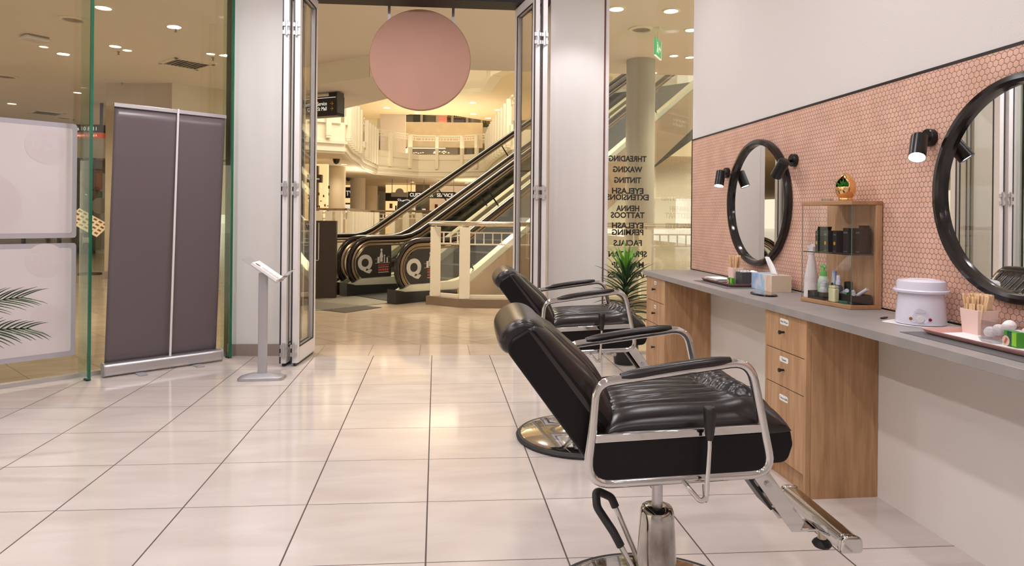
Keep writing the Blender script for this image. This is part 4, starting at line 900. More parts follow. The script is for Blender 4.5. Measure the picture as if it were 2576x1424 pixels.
# wax heater on paper
paper = MB(); random.seed(11)
pc = [(1.748, 2.455), (1.775, 2.35), (1.83, 2.275), (1.90, 2.262), (1.968, 2.30), (1.975, 2.40), (1.95, 2.50), (1.83, 2.50)]
pf2 = fillet([(x, y, 0) for x, y in pc], .02, n=3)
paper.poly([(p.x, p.y, ZC + .0005 + .0) for p in pf2], (0, 0, .002)); o = paper.build('paper_towel', M_PAPER, bevel=.0008); tag(o, 'crumpled white paper towel under the wax heater', 'paper towel')
wx = thing('wax_heater', 'pale lilac round wax heater with lid and three front controls', 'wax heater', (1.868, 2.390, ZC + .003), 0)
f = MB(); f.lathe([(.070, 0), (.086, .002), (.0875, .006), (.086, .030), (.080, .090), (.077, .118), (.079, .122)], n=64); f.build('body', M_WPLAS, wx, smooth=True)
f = MB(); f.lathe([(.078, .118), (.094, .122), (.0965, .127), (.0965, .131), (.092, .134), (.084, .132)], n=64); f.build('rim', M_WPLAS, wx, smooth=True)
f = MB(); f.lathe([(.084, .131), (.084, .158), (.082, .165), (.074, .169), (.066, .168), (.060, .171), (.050, .172), (.046, .169), (.0, .169)], n=64, cap=False); f.build('lid', M_WPLAS, wx, smooth=True)
fd = Vector((-.62, -.78, 0)).normalized(); sd = Vector((-fd.y, fd.x, 0))
def onb(u, z, r=.0875): a = u / r; return (fd * math.cos(a) + sd * math.sin(a)) * (r - .06 * (z - .02))
f = MB()
pan = fillet([(-.034, .012, 0), (.034, .012, 0), (.020, .058, 0), (-.006, .066, 0), (-.020, .056, 0)], .012, n=4)
f.add([tuple(onb(p.x, p.y, .0885) + Vector((0, 0, p.y))) for p in pan], [list(range(len(pan)))]); f.build('control_panel', pr('lilac_panel', (.66, .64, .76), .3), wx, solid=.001)
for u, mat, r, l in ((.032, pr('red_lamp', (.22, .01, .02), .2), .006, .004), (-.032, pr('amber_lamp', (.30, .12, .02), .2), .006, .004), (0, M_FRAME, .012, .010)):
    p = onb(u, .026, .088) + Vector((0, 0, .026)); nn = onb(u, .026, 1).normalized(); f = MB(); f.lathe([(r, 0), (r * .96, l)], tuple(p), 20, nn); f.build('dial' if u == 0 else 'indicator', mat, wx, smooth=True)
mb = text_mb('Wax Heater', .007, (0, 0, 0), (1, 0, 0), (0, 1, 0), .0001)
mb.v = [onb(-v.x * 1.0, .046 + v.y, .0893) + Vector((0, 0, .046 + v.y)) for v in mb.v]; mb.build('printed_name', pr('grey_print', (.35, .32, .33), .5), wx)
f = MB(); f.box((1.82, 2.535, ZC + .003), (.05, .012, .004), rz=.6); o = f.build('comb', M_BLK); tag(o, 'small black tool behind the wax heater by the cabinet', 'tool')
# pink tray contents
f = MB(); 
CB = thing('clear_box', 'clear plastic box with cotton wool on the pink tray', 'clear box', (1.845, 1.955, ZT + .0060), 0)
for a, c in (((-.045, -.07), (.045, -.07)), ((.045, -.07), (.045, .07)), ((.045, .07), (-.045, .07)), ((-.045, .07), (-.045, -.07))): f.wall(a, c, 0, .062, .002)
f.poly([(-.045, -.07, 0), (.045, -.07, 0), (.045, .07, 0), (-.045, .07, 0)], (0, 0, .002)); f.build('box_walls', glass('box_plastic', (.90, .89, .90)), CB)
random.seed(21)
for k in range(7):
    x, y = 1.845 + (k % 2 - .5) * .038, 1.955 + (k // 2 - 1.2) * .034; r = .019
    f = MB(); f.lathe([(r * math.sin(math.pi * q / 12) if 0 < q < 12 else .0005, -r * math.cos(math.pi * q / 12)) for q in range(13)], (x, y, ZT + .028 + .013 * (k % 3)), 18)
    o = f.build('cotton_ball', M_COTTON, smooth=True); tag(o, 'white cotton ball in the clear box on the pink tray', 'cotton ball', 'cotton balls in the clear box')
f = MB(); f.lathe([(.022, 0), (.030, .016), (.0285, .016), (.021, .002)], (1.765, 1.945, ZT + .0060), 5); f.v = [Vector((v.x, 1.945 + (v.y - 1.945) * 1.5, v.z)) for v in f.v]; o = f.build('clear_dish', glass('box_plastic2', (.86, .86, .87), ior=1.6)); tag(o, 'small clear faceted dish at the front of the pink tray', 'dish')
green_pack(1.775, 1.872, -.15, .058, .050, .022, 'green wax strip packet with printed oval on the pink tray', z=ZT + .006)
# ================================================================== PLANTS
def strap(mb, base, az, el, L, w, droop, n=7, m=0):
    """long strap leaf with a keel"""
    mb.m = m; p = Vector(base); pts = []; e = el
    for i in range(n + 1):
        pts.append(p.copy()); e2 = e - droop * (i / n) ** 1.3
        p = p + Vector((math.cos(az) * math.cos(e2), math.sin(az) * math.cos(e2), math.sin(e2))) * L / n
    side = Vector((-math.sin(az), math.cos(az), 0)); vs = []
    for i, q in enumerate(pts):
        ww = w * (.55 + 1.2 * (i / n)) if i / n < .35 else w * (1 - ((i / n - .35) / .65) ** 1.6) * .97 + .0006
        vs += [q - side * ww / 2, q + Vector((0, 0, -ww * .22)), q + side * ww / 2]
    fs = []
    for i in range(n): k = i * 3; fs += [(k, k + 1, k + 4, k + 3), (k + 1, k + 2, k + 5, k + 4)]
    mb.add(vs, fs)
yp = thing('potted_yucca', 'spiky green yucca in a black pot between worktop and window', 'potted plant', (1.575, 5.42, 0), 0)
f = MB(); f.lathe([(.085, 0), (.09, .01), (.115, .20), (.118, .205), (.110, .205), (.105, .18)], n=40); f.build('pot', M_POT, yp, smooth=True, auto=50)
f = MB(); f.lathe([(.104, .18), (.02, .185)], n=24); f.build('soil', M_STEM, yp)
f = MB(); f.tube([(0, 0, .15), (.01, 0, .4), (0, .01, .72)], [.018, .016, .014], 10); f.build('stem', M_STEM, yp, smooth=True)
f = MB(); random.seed(31)
for k in range(92):
    q = k / 91; z = .30 + .48 * q; az = k * 2.39996; el = -.05 + 1.35 * q ** 1.2 + random.uniform(-.12, .12)
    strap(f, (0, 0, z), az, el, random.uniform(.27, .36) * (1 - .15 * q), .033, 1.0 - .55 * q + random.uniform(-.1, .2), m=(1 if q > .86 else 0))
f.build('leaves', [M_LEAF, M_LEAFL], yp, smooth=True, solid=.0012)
# kentia palm whose fronds reach in at the left edge
kp = thing('potted_palm', 'dark green palm whose fronds reach in at the left edge', 'potted plant', (-2.72, 3.2, 0), 0)
f = MB(); f.lathe([(.12, 0), (.16, .28), (.15, .28), (.14, .25)], n=32); f.build('pot', M_POT, kp, smooth=True, auto=50)
random.seed(17)
def frond(tip, base, n=17, ll=.30, arch=.25, seed=0):
    f = MB(); B = Vector(base); T = Vector(tip); M_ = (B + T) / 2 + Vector((0, 0, arch)); pts = []
    for i in range(n + 1): q = i / n; pts.append(B * (1 - q) ** 2 + M_ * 2 * q * (1 - q) + T * q * q)
    f.tube(pts, [.006 * (1 - .75 * i / n) for i in range(n + 1)], 6)
    for i in range(4, n + 1):
        for k in range(2):
            q = (i - .5 * k) / n
            p = B * (1 - q) ** 2 + M_ * 2 * q * (1 - q) + T * q * q; tg = (pts[min(i, n)] - pts[i - 1]).normalized()
            for s_ in (-1, 1):
                sd = (tg.cross(Vector((0, 0, 1))).normalized() * .45 + Vector((0, 0, .9))) * s_
                d = (tg * (.45 + .7 * q) + sd * (1.05 - .6 * q)).normalized(); L = ll * (1 - .45 * q) * random.uniform(.85, 1.1)
                strap(f, p, math.atan2(d.y, d.x), math.asin(max(-1, min(1, d.z))) + .05, L, .020, .45, n=5)
    return f
for tip, ar in ((tuple(AY(52, 748, 3.35)), .22), (tuple(AY(66, 826, 3.10)), .20), ((-2.5, 2.7, .95), .3), ((-3.5, 3.4, .95), .3), ((-3.2, 3.9, .9), .3), ((-2.75, 3.75, .98), .3), ((-3.6, 2.8, .8), .3)):
    frond(tip, (-2.72, 3.2, .30), arch=ar, ll=.22).build('frond', M_LEAF, kp, world=True, smooth=True, solid=.001)

# ================================================================== THE MALL: shell
MC = 3.6
CEP = [(-30, -2), (9, -2), (9, 10.45), (3.6, 10.75), (.55, 10.9), (-.5, 10.75), (-1.0, 10.35), (-1.9, 11.0), (-3.35, 12.4), (-3.35, 14.9), (-5.2, 24), (-30, 24)]
b = MB(); b.poly([(x, y, MC) for x, y in CEP], (0, 0, .75)); struct('ceiling', b, M_MCEIL)
# lowered bulkhead crossing the near ceiling
b = MB()
for a, c in (((-.55, 10.14), (-1.0, 10.14)), ((-1.0, 10.14), (-1.96, 10.94)), ((-1.96, 10.94), (-3.41, 12.29))): b.wall(a, c, 3.27, 3.6, .02)
struct('trim_8', b, M_CREAM)
b = MB(); b.poly([(-.55, 10.15, 3.28), (-1.0, 10.15, 3.28), (-1.95, 10.95, 3.28), (-3.4, 12.3, 3.28), (-3.4, 15.4, 3.28), (-2.62, 14.4, 3.28), (-.6, 11.6, 3.28)], (0, 0, .9)); struct('ceiling', b, M_MCEIL)
# far level one slab with its ceilings
def AT(px, py, Y): return AY(px, py, Y)
def plan(px, Z):
    """plan point seen at column px at depth Z along the view axis"""
    d = ray(px, 500); d = d / d.dot(FW); return Vector((d.x * Z, d.y * Z, 0))
F1 = [plan(560, 21), plan(790, 22), plan(865, 22.5), plan(880, 25.4), plan(904, 28), plan(911, 30), plan(946, 34), plan(1051, 36.5), plan(1146, 36.5), plan(1225, 35.5), plan(1243, 30), plan(1290, 24), plan(1420, 23.5), plan(1560, 23)]
Z1a, Z1b = 3.3, 4.25
def slab(pts, z0, z1, back=70, th=None):
    """floor slab behind an edge line: fascia along the line, underside reaching back"""
    outer = [(pts[0].x - 25, pts[0].y), (pts[0].x - 25, back), (pts[-1].x + 25, back), (pts[-1].x + 25, pts[-1].y)]
    return [(p.x, p.y) for p in pts] + outer[::-1]
ring = slab(F1, Z1a, Z1b)
b = MB(); b.poly([(x, y, Z1a + .08) for x, y in ring], (0, 0, Z1b - Z1a)); struct('ceiling', b, [M_CREAMC])
def moulding(pts, z, name='trim_8', mat=M_CREAM):
    b = MB()
    for k in range(len(pts) - 1):
        a, c = pts[k], pts[k + 1]; d = (c - a).normalized(); n = Vector((d.y, -d.x, 0))
        for off, zz, hh in ((.02, z + .15 + .003 * k, Z1b - z - .15 + .05), (.10, z + .30 + .003 * k, .10), (.06, z + .05 + .003 * k, .12), (0.0, z - .02 + .003 * k, .1)):
            b.poly([(a.x - n.x * .12, a.y - n.y * .12, zz), (c.x - n.x * .12, c.y - n.y * .12, zz), (c.x + n.x * off, c.y + n.y * off, zz), (a.x + n.x * off, a.y + n.y * off, zz)], (0, 0, hh))
    return struct(name, b, mat)
moulding(F1, Z1a)
# level two ceiling above, and its far slab
NE2 = [plan(500, 28), plan(700, 31), plan(1150, 35), plan(1232, 34), plan(1262, 30), plan(1292, 29), plan(1560, 28)]
CE2 = [plan(500, 36), plan(700, 40), plan(925, 44.5), plan(1030, 42), plan(1140, 42.3), plan(1225, 44.5), plan(1330, 44), plan(1560, 42)]
F2 = [plan(500, 50), plan(700, 50), plan(940, 50), plan(965, 53), plan(1033, 55), plan(1190, 57.5), plan(1270, 57.5), plan(1300, 55), plan(1560, 50)]
b = MB(); b.poly([(p.x, p.y, 7.6) for p in NE2] + [(p.x, p.y, 7.6) for p in CE2[::-1]], (0, 0, .95)); struct('ceiling', b, M_CREAMC)
ring3 = slab(F2, 7.6, 8.5); b = MB(); b.poly([(x, y, 7.7) for x, y in ring3], (0, 0, .9)); struct('ceiling', b, M_CREAMC)
b = MB()
for k in range(len(F2) - 1):
    a, c = F2[k], F2[k + 1]; b.wall((a.x, a.y), (c.x, c.y), 7.5, 8.7, -.2)
struct('trim_9', b, M_CREAM)
b = MB()
for k in range(len(NE2) - 1):
    a, c = NE2[k], NE2[k + 1]; b.wall((a.x, a.y), (c.x, c.y), 7.62 + .004 * k, 9.0 + .004 * k, -.25); b.wall((a.x, a.y), (c.x, c.y), 7.5 + .005 * k, 7.72, -.55)
struct('trim_10', b, M_CREAM)
b = MB(); b.poly([(p.x, p.y, 12.4) for p in (plan(300, 20), plan(1700, 20), plan(1700, 75), plan(300, 75))], (0, 0, .2)); struct('ceiling', b, M_CREAMC)

# ------------------------------------------------------------------ balustrades of the upper levels
LATW = .10
def balustrade(name, label, pts, zf, hgt, posts, group, drop=.55, skip_first=False, lattice=True, cat='balustrade'):
    t = thing(name, label, cat, (pts[0].x, pts[0].y, zf), 0, group)
    pts = list(pts); pts[0] = pts[0] + (pts[1] - pts[0]).normalized() * .15; pts[-1] = pts[-1] + (pts[-2] - pts[-1]).normalized() * .15
    pane = MB(); rail = MB(); lat = MB(); beam = MB()
    for k in range(len(pts) - 1):
        a, c = pts[k], pts[k + 1]; d = (c - a); L = d.length; d.normalize(); n = Vector((d.y, -d.x, 0))
        A = a - n * .02; C2 = c - n * .02
        pane.wall((A.x, A.y), (C2.x, C2.y), zf + .15, zf + hgt - .28, .012)
        rail.tube([(A.x + n.x * .05, A.y + n.y * .05, zf + hgt), (C2.x + n.x * .05, C2.y + n.y * .05, zf + hgt)], .035, 10)
        beam.wall((A.x, A.y), (C2.x, C2.y), zf - .12, zf + .16, -.10)
        if lattice:
            lat.wall((A.x, A.y), (C2.x, C2.y), zf + hgt - .12, zf + hgt - .09, .03); lat.wall((A.x, A.y), (C2.x, C2.y), zf + hgt - .28, zf + hgt - .25, .03)
            for q in range(1, int(L / .17)):
                p = A + d * (q * .17); lat.box((p.x, p.y, zf + hgt - .19), (.03, .03, .16), rz=math.atan2(d.y, d.x))
    pane.build('glass_panel', M_GLASSD, t, world=True); rail.build('handrail', M_BRONZ if zf < 1 else M_CREAM, t, world=True, smooth=True)
    beam.build('edge_beam', M_CREAM, t, world=True)
    if lattice: lat.build('lattice_band', M_CREAM, t, world=True)
    proto = None
    for k, num in enumerate(posts):
        a, c = pts[k], pts[k + 1]; d = (c - a); n = Vector((d.y, -d.x, 0)).normalized()
        for q in range(num):
            p = a + d * ((q + .5) / num) + n * .10
            if proto is None:
                f = MB(); f.bb((-.085, -.085, -drop), (.085, .085, hgt - .05)); f.bb((-.075, -.075, -drop - .08), (.075, .075, -drop)); proto = f.build('post', M_CREAM, t); o = proto
            else: o = proto.copy(); COL.objects.link(o); o.parent = t
            o.location = Vector((p.x, p.y, zf)) - Vector(t.location); o.rotation_euler = (0, 0, math.atan2(d.y, d.x))
    return t
G1 = 'cream balustrades on the first floor'
balustrade('balustrade', 'cream first floor balustrade at the left, running towards the hanging black sign', F1[0:3], Z1b + .15, 1.2, [4, 1], G1)
balustrade('balustrade', 'cream first floor balustrade stepping back on the left, posts close together', F1[2:5], Z1b + .15, 1.2, [4, 3], G1)
balustrade('balustrade', 'cream first floor balustrade at the inner left corner of the atrium', F1[5:7], Z1b + .15, 1.2, [5], G1)
balustrade('balustrade', 'curved first floor balustrade facing across the middle of the atrium', F1[6:10], Z1b + .15, 1.2, [2, 1, 2], G1)
balustrade('balustrade', 'cream first floor balustrade on the right above the escalators', F1[9:12], Z1b + .15, 1.2, [6, 6], G1)
balustrade('balustrade', 'white balustrade of the second floor before the bright shop screens', F2[4:8], 8.75, 1.15, [4, 2, 1], 'second floor balustrade', drop=.6)

balustrade('balustrade', 'white balustrade high at the top right beside the disc sign', NE2[2:6], 9.0, 1.15, [3, 3, 1], 'upper bridge balustrade', drop=.5)
# columns
for i, (px, Zc_, dia) in enumerate(((844, 29.8, .86), (900, 39, .86), (934, 48.8, .90), (963.5, 60, .86))):
    p = plan(px, Zc_); f = MB(); f.lathe([(dia / 2, 0), (dia / 2, 3.38)], (p.x, p.y, 0), 48); o = f.build('round_column', pr('column_paint', (.72, .62, .46), .55), smooth=True)
    tag(o, ['widest cream round column, leftmost of the row behind the escalator', 'second cream round column from the left in the row', 'third cream round column from the left in the row', 'narrowest and farthest cream round column in the row'][i], 'column', 'cream columns on the ground floor')
p = plan(1609, 10.1); f = MB(); f.lathe([(.215, 0), (.215, 3.6)], (p.x, p.y, 0), 64); o = f.build('round_column', pr('column_grey', (.38, .36, .31), .5), smooth=True); tag(o, 'tall pale grey round column behind the lettered window', 'column')
# level one round columns behind rails
for px, Z in ((936, 40), (1225, 42)):
    pass

# ------------------------------------------------------------------ escalators
ETH = math.radians(40); EE = Vector((math.cos(ETH), math.sin(ETH), 0)); EN = Vector((-EE.y, EE.x, 0)); ESL = math.tan(math.radians(30))
EO = Vector((-.43, 9.44, 0)); ES0 = 1.05; ETOP = ES0 + 4.35 / ESL
def ep(s, n, z): p = EO + EE * s + EN * n; return Vector((p.x, p.y, z))
def eprof(s): 
    x = max(0, s - ES0 + .25); 
    if x < .5: return x * x * ESL
    return min(4.35, (x - .25) * ESL)
def balu(n0, t, side):
    """one balustrade line at offset n0 (part of escalator t)"""
    HT, BT, R = .87, .07, .40
    path = []
    for k in range(0, 19):
        a = math.pi * 1.5 - math.pi * k / 18 ; path.append(ep(.38 + R * math.cos(a) - .12, n0, (HT + BT) / 2 + R * math.sin(a)))
    arc = len(path)
    s = .5
    while s < ETOP + 1.6: path.append(ep(s, n0, HT + eprof(s))); s += .18
    f = MB(); f.tube(path, .036, 10, flat=1.15, up=tuple(EN)); f.build('handrail', M_HRAIL, t, world=True, smooth=True)
    # bronze guide just inside the handrail
    def off(p_, k, d): return p_
    ins = []
    cc = ep(.26, n0, (HT + BT) / 2)
    for i, q in enumerate(path):
        if i < arc: ins.append(cc + (q - cc) * ((R - .065) / R))
        else: ins.append(q - Vector((0, 0, .062)))
    f = MB(); f.tube(ins, .028, 8, flat=1.3, up=tuple(EN)); f.build('guide_rail', M_BRONZ, t, world=True, smooth=True)
    ins2 = []
    for i, q in enumerate(path):
        if i < arc: ins2.append(cc + (q - cc) * ((R - .115) / R))
        else: ins2.append(q - Vector((0, 0, .115)))
    f = MB(); f.tube(ins2, .016, 8, flat=1.4, up=tuple(EN)); f.build('inner_trim', M_BRONZ, t, world=True, smooth=True)
    # glass panel between trim and skirt
    f = MB(); lo = []; up_ = []
    for i, q in enumerate(ins2):
        if i >= arc // 2: up_.append(q)
    s = .5; pts = list(up_)
    low = []
    s = ETOP + 1.5
    while s > -.05: low.append(ep(s, n0, .24 + eprof(s))); s -= .18
    f.poly([tuple(p - EN * .005) for p in pts + low], tuple(EN * .01)); f.build('glass_panel', M_GLASSD, t, world=True)
    sm = MB()
    for s in (1.15, 2.9, 4.65, 6.4): sm.poly([tuple(ep(s - .17, n0 - .007, .78 + eprof(s - .17))), tuple(ep(s - .15, n0 - .007, .78 + eprof(s - .15))), tuple(ep(s + .17, n0 - .007, .26 + eprof(s + .17))), tuple(ep(s + .15, n0 - .007, .26 + eprof(s + .15)))], tuple(EN * .014))
    sm.build('glass_joint', M_GASK, t, world=True)
    f = MB(); L = []
    s = -.15
    a_ = []; c_ = []
    while s < ETOP + 1.6: a_.append(ep(s, n0 - .07, .12 + eprof(s) - (.05 if s < .3 else 0))); c_.append(ep(s, n0 - .07, .25 + eprof(s) - (.09 if s < 0 else 0))); s += .2
    f.poly([tuple(p) for p in a_ + c_[::-1]], tuple(EN * .14)); f.build('skirt_deck', M_SKIRT, t, world=True)
for idx, (nn, wd, lab) in enumerate(((0.0, 1.20, 'escalator on the right, its end at the front railing'), (1.50, 1.05, 'escalator on the left, its foot behind the black maintenance barrier'))):
    o0 = ep(0, nn, 0); t = thing('escalator', 'black stepped ' + lab, 'escalator', tuple(o0), 0, 'pair of escalators rising to the first floor')
    balu(nn, t, -1); balu(nn + wd, t, 1)
    f = MB(); s = -.1; steps = []
    z = 0; s = 1.2; prev = .015
    pr_ = [(-.1, .015), (1.2, .015)]
    while s < ETOP: 
        z_ = round((eprof(s + .2)) / .2) * .2; pr_.append((s, prev)); pr_.append((s, z_ + .015)); prev = z_ + .015; s += .4 * .866
    pr_.append((ETOP + 1.5, prev)); pr_.append((ETOP + 1.5, prev - .1))
    low = [(ETOP + 1.4, prev - .6), (1.6, -.005 + .0), (-.1, .0)]
    f.poly([tuple(ep(s, nn + .08, z)) for s, z in pr_ + low], tuple(EN * (wd - .16))); f.build('steps', M_STEP, t, world=True)
    f = MB()
    for n0, th in ((nn - .09, .08), (nn + wd + .01, .08)):
        a_ = []; c_ = []; s = -.05
        while s < ETOP + 1.6: a_.append(ep(s, n0, max(.0, eprof(s) - .75))); c_.append(ep(s, n0, .13 + eprof(s) - (.04 if s < .3 else 0))); s += .2
        f.poly([tuple(p) for p in a_ + c_[::-1]], tuple(EN * th))
    f.build('side_cladding', M_TRUSS if idx == 0 else M_BLK, t, world=True)
    f = MB()
    for n0 in (nn - .1, nn + wd - .1): f.poly([tuple(ep(s, n0, z)) for s, z in ((-.22, .002), (.9, .002), (.9, .13), (-.05, .16), (-.22, .20))], tuple(EN * .2))
    f.build('newel_base', M_BLK, t, world=True)
    f = MB(); f.poly([tuple(ep(s, nn + .08, .0035)) for s in (-1.4, .1)] + [tuple(ep(s, nn + wd - .08, .0035)) for s in (.1, -1.4)], (0, 0, .004)); f.build('landing_plate', pr('landing_plate', (.36, .34, .28), .3, .4), t, world=True)
    # black Q panel inside the newel glass
    for n0 in ((nn - .008, nn + wd - .008) if idx == 0 else ()):
        pl = None
        pp = fillet([(-.01, .20, 0), (.64, .23, 0), (.64, .74, 0), (.16, .74, 0), (-.03, .52, 0)], [.14, .005, .005, .10, .12], n=6)
        f = MB(); f.poly([tuple(ep(p.x, n0 - .004, p.y)) for p in pp], tuple(-EN * .004)); pl = f.build('warning_panel', M_SIGNB, t, world=True)
        mb = text_mb('Q', .31, tuple(ep(.15, n0 - .0095, .38)), tuple(EE), (0, 0, 1), .0008, bold=.017); mb.build('letter', M_LETW, pl, world=True)
        pic = MB()
        def ps(q): return .335 + (q - .52) * .82
        def rect(s0, z0, w_, h_):
            s0 = ps(s0); w_ *= .82; pic.poly([tuple(ep(s0, n0 - .0095, z0)), tuple(ep(s0 + w_, n0 - .0095, z0)), tuple(ep(s0 + w_, n0 - .0095, z0 + h_)), tuple(ep(s0, n0 - .0095, z0 + h_))], tuple(-EN * .001))
        pic.lathe([(.020, 0), (.020, .001)], tuple(ep(ps(.66), n0 - .0095, .675)), 16, tuple(-EN)); pic.poly([tuple(ep(ps(s), n0 - .0095, z)) for s, z in ((.645, .65), (.675, .65), (.70, .56), (.685, .56), (.69, .49), (.63, .49), (.635, .56), (.61, .54))], tuple(-EN * .001))
        rect(.57, .475, .05, .09); rect(.72, .475, .022, .09); pic.lathe([(.014, 0), (.014, .001)], tuple(ep(ps(.731), n0 - .0095, .585)), 12, tuple(-EN)); rect(.78, .475, .03, .08); rect(.52, .468, .34, .005); rect(.80, .565, .05, .004); rect(.52, .53, .04, .004)
        pic.build('pictogram', M_LETW, pl, world=True)
        pic = MB(); rect(.59, .425, .24, .022); rect(.59, .345, .24, .04); pic.build('red_band', M_RED, pl, world=True)
        pic = MB(); rect(.59, .402, .24, .006); rect(.59, .32, .24, .010)
        for k in range(5): rect(.603 + .048 * k, .352, .012, .024)
        pic.build('small_print', M_LETW, pl, world=True)
# truss underside of the escalators is their cladding; upper landing
# ------------------------------------------------------------------ near railing on its plinth
PL = [Vector((-.13, 9.27, 0)), Vector((.37, 8.87, 0)), Vector((.99, 8.82, 0)), Vector((5.5, 8.40, 0))]
b = MB()
inn = [Vector((-.03, 9.38, 0)), Vector((.44, 9.03, 0)), Vector((1.01, 8.98, 0)), Vector((5.5, 8.56, 0))]
b.poly([tuple(p) for p in PL] + [tuple(p) for p in inn[::-1]], (0, 0, .115)); o = b.build('railing_plinth', M_BROWN, bevel=.004); tag(o, 'low brown tiled plinth under the near cream railing', 'plinth')
nr = thing('near_railing', 'cream near railing with lattice band, brass handrail and thick posts', 'railing', (.4, 9.1, .115), 0)
mid = [(PL[k] + inn[k]) / 2 for k in range(4)]
pa_ = MB(); ra = MB(); la = MB()
for k in range(3):
    a, c = mid[k], mid[k + 1]; d = (c - a); L = d.length; d.normalize()
    pa_.wall((a.x, a.y), (c.x, c.y), .16, .80, .01)
    for z in (.985, .83): la.wall((a.x, a.y), (c.x, c.y), z, z + .018, .02)
    for q in range(1, int(L / .118)): p = a + d * q * .118; la.box((p.x, p.y, .915), (.016, .016, .16), rz=math.atan2(d.y, d.x))
    la.wall((a.x, a.y), (c.x, c.y), .115, .16, .03)
ra.tube([tuple(m_ + Vector((0, -.05, 1.115))) for m_ in [mid[0] + Vector((0, -.02, 0))] + mid[1:]], .032, 12)
pa_.build('glass_panel', M_GLASSD, nr, world=True); ra.build('handrail', pr('brass_rail', (.62, .56, .46), .22, .9), nr, world=True, smooth=True); la.build('lattice_band', M_CREAM, nr, world=True)
for q in (mid[0] + (mid[1] - mid[0]) * .16, mid[1] + Vector((-.02, .0, 0)), mid[2] + (mid[3] - mid[2]) * .40, mid[2] + (mid[3] - mid[2]) * .72):
    f = MB(); f.box((q.x, q.y, .115 + .475), (.14, .13, .95), rz=0); f.build('post', M_CREAM, nr, world=True, bevel=.004)
    f = MB(); f.cyl((q.x, q.y - .03, 1.06), (q.x, q.y - .05, 1.10), .012, 8); f.build('rail_bracket', M_ALU, nr, world=True)
# ------------------------------------------------------------------ black barrier, grate, hanging direction sign
bx = thing('maintenance_barrier', 'black box barrier with white lettering beside the escalator foot', 'barrier', (-1.95, 9.99, 0), 0)
f = MB(); BXR = AY(845, 650, 9.93).x; f.bb((-2.45, 9.93, .009), (BXR, 10.06, 1.13)); f.build('box', pr('dark_brown_board', (.030, .018, .012), .4), bx, world=True, bevel=.004)
fr_ = MB()
for a, c in (((-2.4, 9.924, .55), (BXR - .24, 9.929, .56)), ((BXR - .25, 9.924, .55), (BXR - .24, 9.929, 1.10))): fr_.bb(a, c)
fr_.build('white_border', M_LETW, bx, world=True)
text_mb('ESCALATOR', .062, (BXR - .30, 9.925, 1.04), (1, 0, 0), (0, 0, 1), .001, align='RIGHT').build('lettering', M_LETW, bx, world=True)
text_mb('MAINTENANCE', .062, (BXR - .30, 9.925, .955), (1, 0, 0), (0, 0, 1), .001, align='RIGHT').build('lettering', M_LETW, bx, world=True)
f = MB(); f.lathe([(.055, 0), (.055, .002), (.047, .002), (.047, 0)], (BXR - .42, 9.929, .82), 28, (0, -1, 0), cap=False); f.build('round_emblem', M_LETW, bx, world=True)
gm = thing('floor_grate', 'dark ribbed floor mat before the escalator landing', 'floor mat', (-1.4, 9.3, 0), 0)
A_, B_, C_, D_ = Vector((-2.15, 9.86, 0)), Vector((-.70, 8.93, 0)), Vector((-1.11, 8.46, 0)), Vector((-2.40, 9.42, 0))
f = MB(); f.poly([tuple(A_), tuple(B_), tuple(C_), tuple(D_)], (0, 0, .004)); f.build('base', pr('grate_dark', (.05, .045, .038), .6), gm, world=True)
f = MB()
for k in range(44):
    q = (k + .5) / 44; a = A_ + (B_ - A_) * q; c = D_ + (C_ - D_) * q; d = (B_ - A_).normalized() * .010
    f.poly([tuple(a - d), tuple(a + d), tuple(c + d), tuple(c - d)], (0, 0, .008))
f.build('ribs', M_GRATE, gm, world=True)
# direction sign hung under the bulkhead
s0, s1 = AY(700, 300, 12.0), AY(847, 262, 11.35)
hs = thing('hanging_direction_sign', 'black hanging sign reading Customer Service and Queen St Mall', 'sign', (s1.x, s1.y, 3.0), 0)
dx = Vector((s1.x - s0.x, s1.y - s0.y, 0)); dx.normalize(); dn = Vector((dx.y, -dx.x, 0))
zt_s = AY(847, 240, 11.35).z; zb_s = AY(847, 290, 11.35).z
f = MB(); P0 = Vector((s0.x, s0.y, zb_s)); f.poly([tuple(P0), tuple(Vector((s1.x, s1.y, zb_s))), tuple(Vector((s1.x, s1.y, zt_s))), tuple(P0 + Vector((0, 0, zt_s - zb_s)))], tuple(-dn * .20)); f.build('box', M_SIGNB, hs, world=True, bevel=.003)
f = MB(); e1 = Vector((s1.x, s1.y, 0)); f.poly([tuple(e1 + Vector((0, 0, zb_s + .04))), tuple(e1 - dn * .16 + Vector((0, 0, zb_s + .04))), tuple(e1 - dn * .16 + Vector((0, 0, zt_s + .06))), tuple(e1 + Vector((0, 0, zt_s + .06)))], tuple(dx * .02)); f.build('end_plate', pr('grey_bracket', (.10, .09, .08), .4), hs, world=True)
f = MB(); e0 = e1 - dx * .25 - dn * .1; f.poly([tuple(e0 + Vector((0, 0, zt_s))), tuple(e0 + dx * .2 + Vector((0, 0, zt_s))), tuple(e0 + dx * .2 + Vector((0, 0, 3.6))), tuple(e0 + Vector((0, 0, 3.6)))], tuple(-dn * .05)); f.build('mount', M_BLK, hs, world=True)
hh_ = (zt_s - zb_s)
